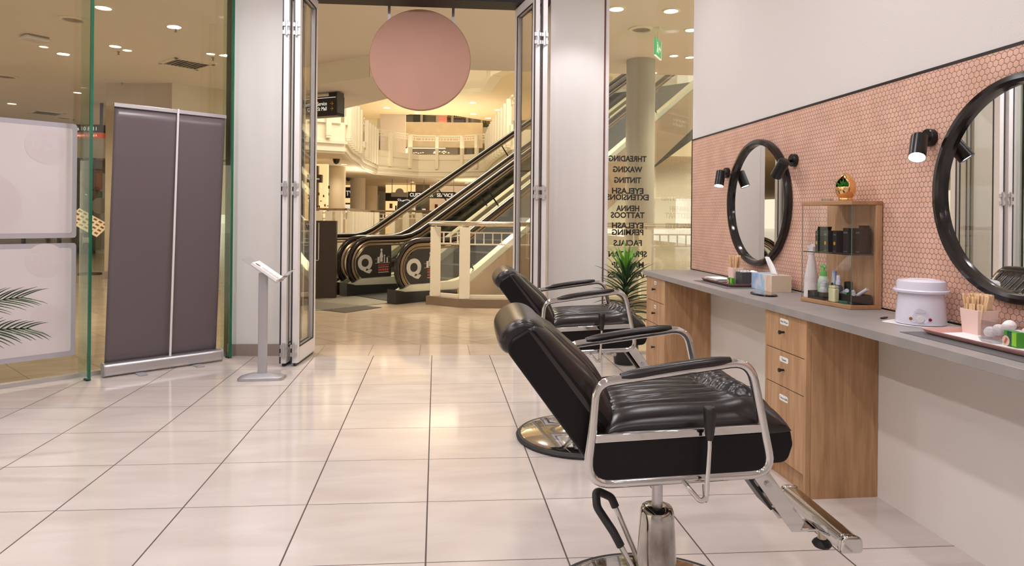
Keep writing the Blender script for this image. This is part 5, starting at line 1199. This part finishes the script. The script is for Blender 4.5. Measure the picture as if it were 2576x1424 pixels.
for k, (tx) in enumerate(('Customer Service', 'Queen St Mall')):
    zz = zb_s + hh_ * (.54 - .26 * k); o_ = e1 - dx * .20 + dn * .006 + Vector((0, 0, zz))
    text_mb(tx, hh_ * .28, tuple(o_), tuple(dx), (0, 0, 1), .001, align='RIGHT', sx=.78).build('lettering', M_SIGNW, hs, world=True)
    f = MB(); q = e1 - dx * .10 + dn * .004 + Vector((0, 0, zz + .025)); f.tube([tuple(q - dx * .03), tuple(q + dx * .03)], .004, 6); f.tube([tuple(q + dx * .0 + Vector((0, 0, .03))), tuple(q + dx * .03), tuple(q + Vector((0, 0, -.03)))], .004, 6); f.build('arrow', M_SIGNY, hs, world=True)
f = MB(); o_ = e1 - dx * 1.2 + dn * .003; f.poly([tuple(o_ + Vector((0, 0, zt_s - .03))), tuple(e1 - dx * .02 + dn * .003 + Vector((0, 0, zt_s - .03))), tuple(e1 - dx * .02 + dn * .003 + Vector((0, 0, zt_s - .022))), tuple(o_ + Vector((0, 0, zt_s - .022)))], tuple(dn * .002)); f.build('white_line', M_SIGNW, hs, world=True)
# ------------------------------------------------------------------ ground floor beyond the void: railing, information desk, shops
def fpt(px, Z): return plan(px, Z)
gp = [fpt(780, 19), fpt(868, 19), fpt(930, 25), fpt(1010, 25), fpt(1110, 24), fpt(1290, 23)]
balustrade('balustrade', 'cream ground floor balustrade beyond the escalators', gp, .05, 1.33, [3, 8, 2, 3, 5], 'ground floor balustrade', drop=.05)
cs = thing('customer_service_sign', 'long black hanging sign reading CUSTOMER SERVICE in white', 'sign', tuple(fpt(1086, 40)) , 0)
a, c = fpt(1026, 40), fpt(1146, 40); zt1, zb1 = AY(1086, 483, a.y).z, AY(1086, 499, a.y).z
f = MB(); f.wall((a.x, a.y), (c.x, c.y), zb1, zt1, .15); f.build('board', M_SIGNB, cs, world=True)
text_mb('CUSTOMER   SERVICE', .29, tuple(c + Vector((-.15, -.02, (zb1 + zt1) / 2 - .10))), (1, 0, 0), (0, 0, 1), .004, align='RIGHT', bold=.006, sx=.92).build('lettering', M_SIGNW, cs, world=True)
for px in (1034, 1066, 1103, 1141):
    p = fpt(px, 40); f = MB(); f.bb((p.x - .02, p.y + .04, zt1), (p.x + .02, p.y + .08, 3.385)); f.build('hanger_rod', M_BASE, cs, world=True)
gs = thing('grey_hanging_board', 'plain grey hanging board with a round top left of the customer service sign', 'sign', tuple(fpt(1005, 39.4)))
a, c = fpt(984, 39.4), fpt(1026, 39.4); z0_, z1_ = AY(1000, 495, a.y).z, AY(1000, 484, a.y).z
GB_ = pr('grey_board', (.34, .31, .26), .5); f = MB(); f.wall((a.x, a.y), (c.x, c.y), z0_, z1_, .12); mid_ = (a + c) / 2; f.lathe([(.24, 0), (.24, .05)], (mid_.x, mid_.y, z1_ - .0), 32, (0, 1, 0)); f.build('board', GB_, gs, world=True)
f = MB(); p = fpt(986, 39.4); f.bb((p.x - .02, p.y, z1_), (p.x + .02, p.y + .04, 3.385)); f.build('hanger_rod', M_BASE, gs, world=True)
ii_ = thing('information_sign', 'round blue information sign with a white i', 'sign', tuple(fpt(1024, 39)))
p = fpt(1024, 39); zc_ = AY(1024, 518, p.y).z
f = MB(); f.lathe([(.37, 0), (.37, .03)], (p.x, p.y, zc_), 40, (0, -1, 0)); f.build('rim', M_SIGNW, ii_, world=True); f = MB(); f.lathe([(.335, 0), (.335, .01)], (p.x, p.y - .03, zc_), 40, (0, -1, 0)); f.build('disc', pr('info_blue', (.02, .04, .26), .4), ii_, world=True)
text_mb('i', .62, (p.x, p.y - .045, zc_ - .22), (1, 0, 0), (0, 0, 1), .004, bold=.018).build('letter', M_SIGNW, ii_, world=True)
f = MB(); f.cyl((p.x, p.y + .02, zc_ + .2), (p.x, p.y + .02, 3.385), .012, 8); f.build('hanger_rod', M_BASE, ii_, world=True)
dk = thing('information_desk', 'beige information desk behind the far balustrade', 'desk', tuple(fpt(1070, 28)))
a, c = fpt(990, 28.5), fpt(1150, 28.0); f = MB(); f.wall((a.x, a.y), (c.x, c.y), 0, 1.25, .7); f.build('front', M_BEIGE, dk, world=True); f = MB(); f.wall((a.x - .1, a.y - .08), (c.x + .1, c.y - .08), 1.25, 1.31, .9); f.build('top', M_CREAM, dk, world=True)
ap = thing('desk_plant', 'spiky potted plant standing on the information desk', 'potted plant', tuple(fpt(1054, 28.4) + Vector((0, 0, 1.31))))
f = MB(); f.lathe([(.12, 0), (.15, .30)], n=16); f.build('pot', M_POT, ap); f = MB(); random.seed(4)
for k in range(26): strap(f, (0, 0, .28), k * 2.4, random.uniform(.5, 1.4), .55, .06, .6, n=4)
f.build('leaves', pr('grey_green_leaf', (.10, .14, .05), .5), ap, solid=.003)
mo = thing('desk_monitor', 'black monitor seen from behind on the information desk', 'monitor', tuple(fpt(1012, 28.6) + Vector((0, 0, 1.31))))
f = MB(); f.box((0, 0, .34), (.42, .04, .36), ry=.1); f.build('screen', M_BLK, mo); f = MB(); f.box((0, .03, .09), (.08, .06, .18)); f.box((0, .03, .01), (.25, .2, .02)); f.build('stand', M_BLK, mo)
ap2 = thing('desk_plant', 'small bushy green plant beside the monitor on the information desk', 'potted plant', tuple(fpt(1031, 29.2) + Vector((0, 0, 1.31))))
f = MB(); f.lathe([(.08, 0), (.10, .16)], n=14); f.build('pot', M_BASE, ap2); f = MB()
for k in range(30): strap(f, (0, 0, .14), k * 2.4, random.uniform(.1, 1.4), .32, .05, 1.2, n=4)
f.build('leaves', M_LEAF, ap2, solid=.003)
# shop fronts behind
def box_struct(a, c, z0, z1, th, mat, name='wall_far'):
    b = MB(); b.wall((a.x, a.y), (c.x, c.y), z0, z1, th); return struct(name, b, mat)
box_struct(fpt(700, 75), fpt(1700, 75), 0, 14, .3, M_CREAM)
M_SHOPW = emi('shop_glow', (1, .62, .25), .9); M_SHOPG = emi('shop_gold_glow', (1, .70, .30), 1.6); M_SHOPD = pr('shop_dark', (.03, .022, .016), .3); M_SHOPC = emi('shop_cream_glow', (1, .86, .62), .7)  # emission on shop walls and items stands in for lit interiors
def shop(name, label, px0, px1, Z, z0, z1, mat, depth=1.5, zf=0, group=None, cat='shop front'):
    a, c = fpt(px0, Z), fpt(px1, Z); t = thing(name, label, cat, ((a.x + c.x) / 2, (a.y + c.y) / 2, zf), 0, group)
    d = (c - a).normalized(); n = Vector((d.y, -d.x, 0))
    f = MB(); f.wall((a.x, a.y), (c.x, c.y), z0, z1, .2); f.build('back_wall', mat, t, world=True)
    return t, a, c, d, n
def prop(t, name, a, d, n, u, z, w_, h, mat, out=.05, th=.05):
    f = MB(); p = a + d * u + n * out; q = p + d * w_; f.wall((p.x, p.y), (q.x, q.y), z, z + h, th); return f.build(name, mat, t, world=True)
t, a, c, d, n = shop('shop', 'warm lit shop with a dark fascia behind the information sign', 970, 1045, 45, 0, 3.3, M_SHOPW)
prop(t, 'fascia', a, d, n, 0, 2.2, 2.05, .55, M_SHOPD); f = text_mb('Shoes', .34, tuple(a + d * 1.25 + n * .3 + Vector((0, 0, 2.12))), tuple(d), (0, 0, 1), .01); f.build('lettering', M_SIGNW, t, world=True)
random.seed(6)
for k in range(9): prop(t, 'display_item', a, d, n, random.uniform(.05, 1.8), random.uniform(1.3, 2.0), random.uniform(.06, .2), random.uniform(.1, .4), random.choice((M_SHOPG, M_SHOPD, M_BRONZ, M_SHOPC)), .2)
t, a, c, d, n = shop('shop', 'brown clad shop wall below the customer service sign', 1045, 1080, 44, 0, 3.3, pr('taupe_wall', (.22, .17, .12), .5))
t, a, c, d, n = shop('shop', 'peach lit shop wall right of the brown shop wall', 1080, 1240, 46, 0, 3.3, emi('peach_glow', (1, .62, .34), .42))  # wall itself glows in place of the shop lighting
prop(t, 'white_script_sign', a, d, n, -.5, 1.6, .7, .08, M_SIGNW, 3.5); prop(t, 'red_notice', a, d, n, .4, 1.75, .2, .28, M_RED, .2)
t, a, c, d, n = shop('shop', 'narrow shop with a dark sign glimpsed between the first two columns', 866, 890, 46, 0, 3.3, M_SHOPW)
prop(t, 'fascia', a, d, n, -.2, 2.4, 1.1, .75, M_SHOPD); text_mb('TV', .5, tuple(a + d * .42 + n * .3 + Vector((0, 0, 2.55))), tuple(d), (0, 0, 1), .01, sx=.8).build('lettering', M_SIGNW, t, world=True); prop(t, 'lit_doorway', a, d, n, .1, .9, .35, 1.0, M_SHOPC, .2); prop(t, 'door_frame', a, d, n, .03, .9, .06, 1.1, M_SHOPD, .25); prop(t, 'lintel', a, d, n, -.2, 1.95, 1.1, .12, M_BRONZ, .2)
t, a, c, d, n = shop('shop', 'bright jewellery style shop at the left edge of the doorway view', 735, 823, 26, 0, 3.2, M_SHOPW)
prop(t, 'dark_pilaster', a, d, n, .88, 0, .22, 3.1, M_SHOPD, .4, .2); prop(t, 'fascia', a, d, n, .75, 2.45, .55, .3, pr('fascia_brown', (.10, .07, .045), .4), .6, .2)
text_mb('Hair Science', .10, tuple(a + d * .98 + n * .62 + Vector((0, 0, 2.56))), tuple(d), (0, 0, 1), .005).build('lettering', M_SIGNW, t, world=True)
random.seed(9)
for k in range(60): prop(t, 'display_item', a, d, n, random.uniform(0, 1.5), random.uniform(1.25, 2.5), random.uniform(.02, .06), random.uniform(.03, .12), random.choice((M_SHOPG, M_SHOPC, M_SHOPD, pr('coral_item', (.5, .10, .06), .4))), .25)
# first floor shops seen through the curved balustrade
t, a, c, d, n = shop('shop', 'first floor shop with white neon and gold lights behind the curved balustrade', 1020, 1150, 46, 4.3, 7.6, pr('taupe_wall', (.22, .17, .12), .5), zf=4.3, group=None)
prop(t, 'soffit', a, d, n, -1.2, 5.9, 6.5, 1.7, M_BEIGE, .6, .3); prop(t, 'light_strip', a, d, n, .2, 5.78, 2.6, .06, M_SHOPC, .8)
random.seed(14)
for k in range(9): prop(t, 'window_light', a, d, n, .05 + .15 * k, 5.42 + .02 * (k % 3), .10, .05, M_SIGNW, 1.0)
for k in range(14): prop(t, 'gold_light', a, d, n, 1.9 + random.uniform(0, 1.2), 5.40 + random.uniform(0, .18), .10, .05, M_SHOPG, 1.0)
prop(t, 'white_lamp_shape', a, d, n, .12, 5.45, .28, .30, M_SIGNW, 1.05)
t, a, c, d, n = shop('white_pillar_wall', 'white lit wall left of the first floor neon shop', 955, 1018, 42, 4.3, 7.6, pr('lilac_wall', (.62, .55, .50), .5), zf=4.3, cat='wall panel')
# second floor bright screens
t, a, c, d, n = shop('shop_screen', 'dark screen and pale panel on the second floor', 1036, 1095, 60, 8.62, 12.38, pr('sage_panel', (.34, .36, .27), .4), zf=8.7, cat='shop front')
prop(t, 'dark_screen', a, d, n, .1, 8.9, 1.0, 2.2, pr('slate_screen', (.03, .045, .06), .3), .3)
t, a, c, d, n = shop('shop_screen', 'red and white shop graphics on the second floor', 1098, 1182, 60, 8.62, 12.38, pr('dark_red_panel', (.10, .03, .025), .4), zf=8.7, cat='shop front')
REDE = emi('red_screen', (1, .10, .03), .8)
prop(t, 'red_graphic', a, d, n, .1, 9.2, .8, 1.2, REDE, .3); prop(t, 'white_graphic', a, d, n, .2, 9.2, .55, .35, M_SIGNW, .4); prop(t, 'red_graphic', a, d, n, 1.35, 9.0, .5, .6, REDE, .3)
t, a, c, d, n = shop('shop_screen', 'pale second floor shop with pink, yellow and orange signs', 1184, 1240, 60, 8.62, 12.38, pr('sage_panel2', (.46, .44, .34), .4), zf=8.7, cat='shop front')
prop(t, 'pink_sign', a, d, n, .05, 10.0, .28, .5, emi('pink_neon', (1, .12, .35), .9), .3); prop(t, 'yellow_sign', a, d, n, -.5, 8.95, .5, .45, emi('yellow_neon', (1, .85, .15), .9), .3); prop(t, 'orange_sign', a, d, n, .0, 8.95, .28, .45, emi('orange_neon', (1, .35, .06), .9), .35)
ps = thing('floor_plant', 'green and yellow plant behind the second floor railing', 'potted plant', tuple(fpt(1219, 58.5) + Vector((0, 0, 8.6))))
f = MB(); f.lathe([(.2, 0), (.25, .4)], n=12); f.build('pot', M_POT, ps); f = MB()
for k in range(26): strap(f, (0, 0, .35), k * 2.4, random.uniform(.2, 1.4), .9, .12, .8, n=4, m=k % 2)
f.build('leaves', [M_LEAF, M_LEAFL], ps, solid=.004)

# ------------------------------------------------------------------ left part of the mall seen through the glass
c1, c2, c3, c4 = GP(262, 702), GP(292, 712), plan(430, 12.2), plan(330, 15.5)
c2 = plan(360, 12.3)
b = MB(); b.poly([tuple(q) for q in (Vector((c1.x, c1.y, 0)), c2, c3, c4)], (0, 0, MC)); struct('wall_lift_core', b, M_BEIGE) if False else struct('wall_left', b, M_BEIGE)
b = MB(); b.poly([tuple(q) for q in (Vector((c1.x - .02, c1.y - .02, 0)), c2 + Vector((0, -.02, 0)), c3 + Vector((.02, -.02, 0)), c4)], (0, 0, .14)); struct('baseboard_left', b, M_BASE)
b = MB(); b.wall((c3.x, c3.y), tuple(plan(640, 13.2))[:2], 1.2, MC, .2); struct('wall_left', b, M_CREAM)
b = MB(); q = plan(575, 12.0)
b.wall(tuple(plan(432, 12.1))[:2], tuple(plan(640, 13.0))[:2], 2.2, 2.24, -.02); struct('trim_12', b, M_BASE)
wl0, wl1 = plan(-150, 21), plan(275, 20)
b = MB(); b.wall((wl0.x, wl0.y), (wl1.x, wl1.y), 2.85, MC, .3); b.wall((wl0.x, wl0.y), (wl1.x, wl1.y), 0, .1, .3); struct('wall_left', b, M_CREAM)
sf = thing('shop', 'dark framed glass shop front far behind the posters', 'shop front', (wl1.x, wl1.y, 0), 0)
d = (wl1 - wl0).normalized(); n = Vector((d.y, -d.x, 0))
f = MB(); f.wall((wl0.x + d.y, wl0.y - d.x + 2.5), (wl1.x + d.y, wl1.y - d.x + 2.5), 0, 2.9, .1); f.build('interior', pr('shop_brown', (.32, .22, .12), .5), sf, world=True)
fr2 = MB()
for px, wpx in ((196, 5), (206, 3), (219, 12), (236, 4), (150, 6), (60, 6)):
    p = plan(px, 20.0); fr2.bb((p.x - wpx * .006, p.y - .05, 0), (p.x + wpx * .006, p.y + .05, 2.85))
fr2.build('dark_mullion', M_SHOPD, sf, world=True)
f = MB(); f.wall((wl0.x, wl0.y), (wl1.x, wl1.y), .1, 2.85, .02); f.build('glass', M_GLASSD, sf, world=True)
for px, z0_, z1_, mt, wpx in ((250, 1.9, 2.4, pr('orange_brown_sign', (.36, .16, .07), .5), 14), (250, .1, 1.0, pr('sage_display', (.28, .27, .18), .5), 14), (252, 1.4, 1.85, pr('green_notice', (.04, .20, .07), .5), 10)):
    p = plan(px, 19.9); f = MB(); f.bb((p.x - wpx * .006, p.y - .02, z0_), (p.x + wpx * .006, p.y, z1_)); f.build('window_graphic', mt, sf, world=True)
p = plan(252, 19.8); f = MB(); f.lathe([(.24, 0), (.24, .02)], (p.x, p.y, 1.42), 28, (0, -1, 0)); f.build('round_graphic', pr('round_print', (.40, .40, .32), .5), sf, world=True)
# lifts sign
p0, p1 = plan(150, 14.5), plan(255, 14.5)
ls = thing('lifts_sign', 'black and orange hanging sign reading Lifts 10 & 11', 'sign', (p1.x, p1.y, 3.0)); zt2_ = AY(225, 313, p1.y).z; zm = AY(225, 333, p1.y).z; zb2 = AY(225, 346, p1.y).z
f = MB(); f.wall((p0.x, p0.y), (p1.x, p1.y), zm, zt2_, .12); f.wall((p1.x - .05, p1.y), (p1.x, p1.y), zt2_, MC, .05); f.build('upper_panel', M_SIGNB, ls, world=True)
f = MB(); f.wall((p0.x, p0.y), (p1.x, p1.y), zb2, zm, .12); f.build('lower_panel', pr('orange_red_panel', (.62, .09, .02), .4, emis=(.7, .1, .02), es=.3), ls, world=True)
dl = (p1 - p0).normalized()
text_mb('Lifts 10 & 11', .115, tuple(plan(244, 14.5) + Vector((0, -.01, zm + .045))), tuple(dl), (0, 0, 1), .002, align='RIGHT').build('lettering', M_SIGNW, ls, world=True)
text_mb('Carparks 1, Level A', .065, tuple(plan(243, 14.5) + Vector((0, -.01, zb2 + .03))), tuple(dl), (0, 0, 1), .002, align='RIGHT', sx=.9).build('lettering', M_SIGNW, ls, world=True)
# tilted menu board
mp = plan(222, 13.0); mn = thing('menu_stand', 'tilted lit menu board with rows of photos beyond the glass fin', 'menu board', (mp.x, mp.y, 0))
f = MB(); mz = AY(222, 560, mp.y).z; f.box((mp.x, mp.y, mz), (.62, .02, .42), ry=.55, rx=-.9, rz=.2); bd_ = f.build('board', pr('cream_menu', (.75, .62, .42), .5, emis=(1, .8, .5), es=.25), mn, world=True)
Mm = Matrix.Rotation(.2, 3, 'Z') @ Matrix.Rotation(.55, 3, 'Y') @ Matrix.Rotation(-.9, 3, 'X')
f = MB()
for r_ in range(4):
    for c_ in range(6): q = Vector((mp.x, mp.y, mz)) + Mm @ Vector((-.25 + .1 * c_, -.012, -.15 + .1 * r_)); f.box(tuple(q), (.06, .004, .045), rz=.2, ry=.55, rx=-.9)
f.build('photos', pr('menu_brown', (.30, .10, .05), .5), mn, world=True)
f = MB(); f.cyl((mp.x, mp.y + .1, 0), (mp.x, mp.y + .05, mz), .03, 12); f.lathe([(.22, 0), (.20, .03)], (mp.x, mp.y + .1, 0), 24); f.build('stand', M_BLK, mn, world=True)

# ------------------------------------------------------------------ ceiling fittings in the mall
def ceil_pt(px, py, z): 
    p = GP(px, py, z); return p
first_dl = None
def downlight(px, py, z, r, label, grp, mat=M_DLW):
    global first_dl
    p = ceil_pt(px, py, z)
    t = thing('ceiling_downlight', label, 'ceiling light', (p.x, p.y, z), 0, grp)
    f = MB(); f.lathe([(r * 1.25, -.001), (r * 1.22, -.012), (r, -.014), (r, -.002)], n=28, cap=False); f.build('rim', M_CREAM, t, smooth=True)
    f = MB(); f.lathe([(r, -.004), (r * .98, -.007)], n=28); f.build('lens', mat, t)
NL = [(260, 18, .085, 'large bright downlight above the glass, nearest of the left ones'), (30, 260, .08, 'downlight above the upper poster near the left edge'), (290, 115, .075, 'left downlight of a close pair above the banner'), (320, 125, .06, 'right downlight of a close pair above the banner'),
      (110, 116, .055, 'downlight just under the white ceiling box at the left'), (530, 134, .06, 'downlight right of the square vent'), (195, 232, .07, 'small downlight left of the glass fin, mid height'), (258, 324, .08, 'downlight beside the lifts sign'),
      (1551, 21, .08, 'left bright downlight at the top of the narrow window'), (1688, 26, .08, 'right bright downlight at the top of the narrow window'), (1738, 74, .07, 'downlight at the plaster wall edge of the side window'), (1695, 139, .06, 'downlight right of the exit sign'), (1735, 143, .06, 'downlight at the right rim of the side window'), (1594, 217, .07, 'downlight on the column side below the smoke detector'), (1643, 182, .06, 'small downlight below the exit sign')]
for px, py, r, lab in NL: downlight(px, py, MC, r, lab, None)
FL = [(973, 271), (1050, 284), (1189, 258), (1191, 287), (1228, 297), (1253, 276)]
for i, (px, py) in enumerate(FL): downlight(px, py, 7.6, .20, ['left downlight in the cream ceiling under the disc sign', 'second downlight from the left in the cream ceiling under the disc sign', 'upper downlight right of the disc sign', 'lower downlight right of the disc sign, above the red screens', 'lowest right downlight in the cream atrium ceiling', 'downlight beside the right balustrade in the atrium ceiling'][i], 'downlights in the first floor ceiling')
GL = [(872, 467), (973, 468), (1037, 458), (1174, 460), (1087, 469), (865, 413), (806, 435)]
for i, (px, py) in enumerate(GL): downlight(px, py, Z1a + .08, .13, ['downlight between the two widest columns', 'downlight above the grey hanging board', 'downlight between the board and the customer service sign', 'downlight right of the customer service sign hangers', 'faint downlight directly above the customer service sign', 'downlight above the widest column on the first floor underside', 'downlight left of the widest column'][i], 'downlights in the ground floor ceiling')
def rvent(px, py, r, label):
    p = ceil_pt(px, py, MC); t = thing('round_ceiling_vent', label, 'ceiling vent', (p.x, p.y, MC)); f = MB(); f.lathe([(r, -.001), (r, -.012), (r * .8, -.022), (r * .72, -.020), (r * .70, -.004)], n=40, cap=False); f.build('rim', M_CREAM, t, smooth=True)
    f = MB(); f.lathe([(r * .70, -.004), (r * .62, -.012), (r * .5, -.006), (r * .35, -.014), (r * .2, -.006)], n=32); f.build('grille', M_BASE, t, smooth=True)
rvent(183, 48, .16, 'round ceiling vent crossed by the glass fin'); rvent(14, 192, .20, 'round ceiling vent at the far left edge'); rvent(1613, 73, .16, 'round ceiling vent seen through the narrow window'); rvent(158, 296, .2, 'small round vent behind the farther square vent')
def svent(px, py, s_, label, rz):
    p = ceil_pt(px, py, MC); t = thing('square_ceiling_vent', label, 'ceiling vent', (p.x, p.y, MC), rz); f = MB(); 
    for k in (-1, 1): f.box((0, k * s_ * .46, -.008), (s_, s_ * .08, .016)); f.box((k * s_ * .46, 0, -.008), (s_ * .08, s_, .016))
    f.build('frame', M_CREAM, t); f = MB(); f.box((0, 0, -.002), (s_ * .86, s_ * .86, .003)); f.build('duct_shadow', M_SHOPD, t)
    f = MB()
    for k in range(9): f.box((-s_ * .38 + s_ * .095 * k, 0, -.010), (s_ * .012, s_ * .84, .020), ry=.7)
    f.build('louvres', pr('vent_louvre', (.42, .36, .28), .6), t)
svent(470, 160, .62, 'square louvred ceiling vent above the banner', .75); svent(118, 284, .62, 'farther square louvred ceiling vent above the upper poster', .75)
for px, py, lab in ((298, 134, 'small ceiling sprinkler under the pair of downlights'), (307, 212, 'small ceiling sprinkler above the middle of the banner'), (536, 149, 'small ceiling sprinkler right of the square vent'), (442, 76, 'small ceiling sprinkler near the reflected box'), (185, 304, 'small ceiling sprinkler above the lifts sign')):
    p = ceil_pt(px, py - 4, MC); f = MB(); f.lathe([(.022, -.001), (.022, -.006), (.010, -.010), (.008, -.035), (.018, -.040), (.018, -.045)], (p.x, p.y, MC), 14); o = f.build('ceiling_sprinkler', M_BASE, smooth=True); tag(o, lab, 'sprinkler')
p = ceil_pt(88, 92, MC); t = thing('wireless_access_point', 'white box fixed to the ceiling at the upper left', 'ceiling box', (p.x, p.y, MC), .9); f = MB(); f.box((0, 0, -.035), (.30, .22, .05)); f.build('housing', M_FRAME, t, bevel=.02, seg=3); f = MB(); f.box((0, 0, -.006), (.24, .26, .012)); f.build('bracket', M_BASE, t)
p = ceil_pt(1607, 199, MC); f = MB(); f.lathe([(.07, -.001), (.07, -.02), (.055, -.045), (.03, -.05)], (p.x, p.y, MC), 24); o = f.build('smoke_detector', M_CREAM, smooth=True); tag(o, 'small smoke detector in front of the tall grey column', 'smoke detector')
for px, py, zz, lab in ((846, 400, Z1a + .08, 'dark dome camera under the first floor edge at the left'), (876, 447, Z1a + .08, 'dark dome camera between the first two columns')):
    p = GP(px, py, zz); f = MB(); f.lathe([(.14, -.001), (.13, -.08), (.09, -.17), (.03, -.20)], (p.x, p.y, zz), 20); o = f.build('dome_camera', M_SHOPD, smooth=True); tag(o, lab, 'security camera')
# exit sign
ez = AY(1655, 122, 8.2); ex = thing('exit_sign', 'green running man exit sign hanging behind the side window', 'exit sign', tuple(ez), 1.0)
f = MB(); f.box((0, 0, 0), (.30, .015, .22)); f.build('panel', M_GREEN, ex); f = MB(); f.box((0, 0, -.114), (.31, .02, .008)); f.box((.154, 0, 0), (.006, .018, .23)); f.build('light_edge', M_SIGNW, ex)
f = MB(); f.poly([(.02, -.010, .012), (.06, -.010, .012), (.055, -.010, .045), (.10, -.010, 0), (.055, -.010, -.045), (.06, -.010, -.012), (.02, -.010, -.012)], (0, -.002, 0)); f.build('arrow', M_SIGNW, ex)
f = MB(); f.lathe([(.013, 0), (.013, .002)], (-.045, -.008, .060), 14, (0, -1, 0)); f.poly([(-.075, -.010, .035), (-.03, -.010, .045), (-.02, -.010, .0), (-.01, -.010, -.07), (-.03, -.010, -.07), (-.045, -.010, -.02), (-.07, -.010, -.065), (-.09, -.010, -.06), (-.06, -.010, 0)], (0, -.002, 0)); f.build('running_figure', M_SIGNW, ex)
f = MB(); f.bb((-.01, -.007, .105), (.01, .007, MC - ez.z)); f.box((0, 0, MC - ez.z - .012), (.26, .10, .024)); f.build('mount', M_CREAM, ex)
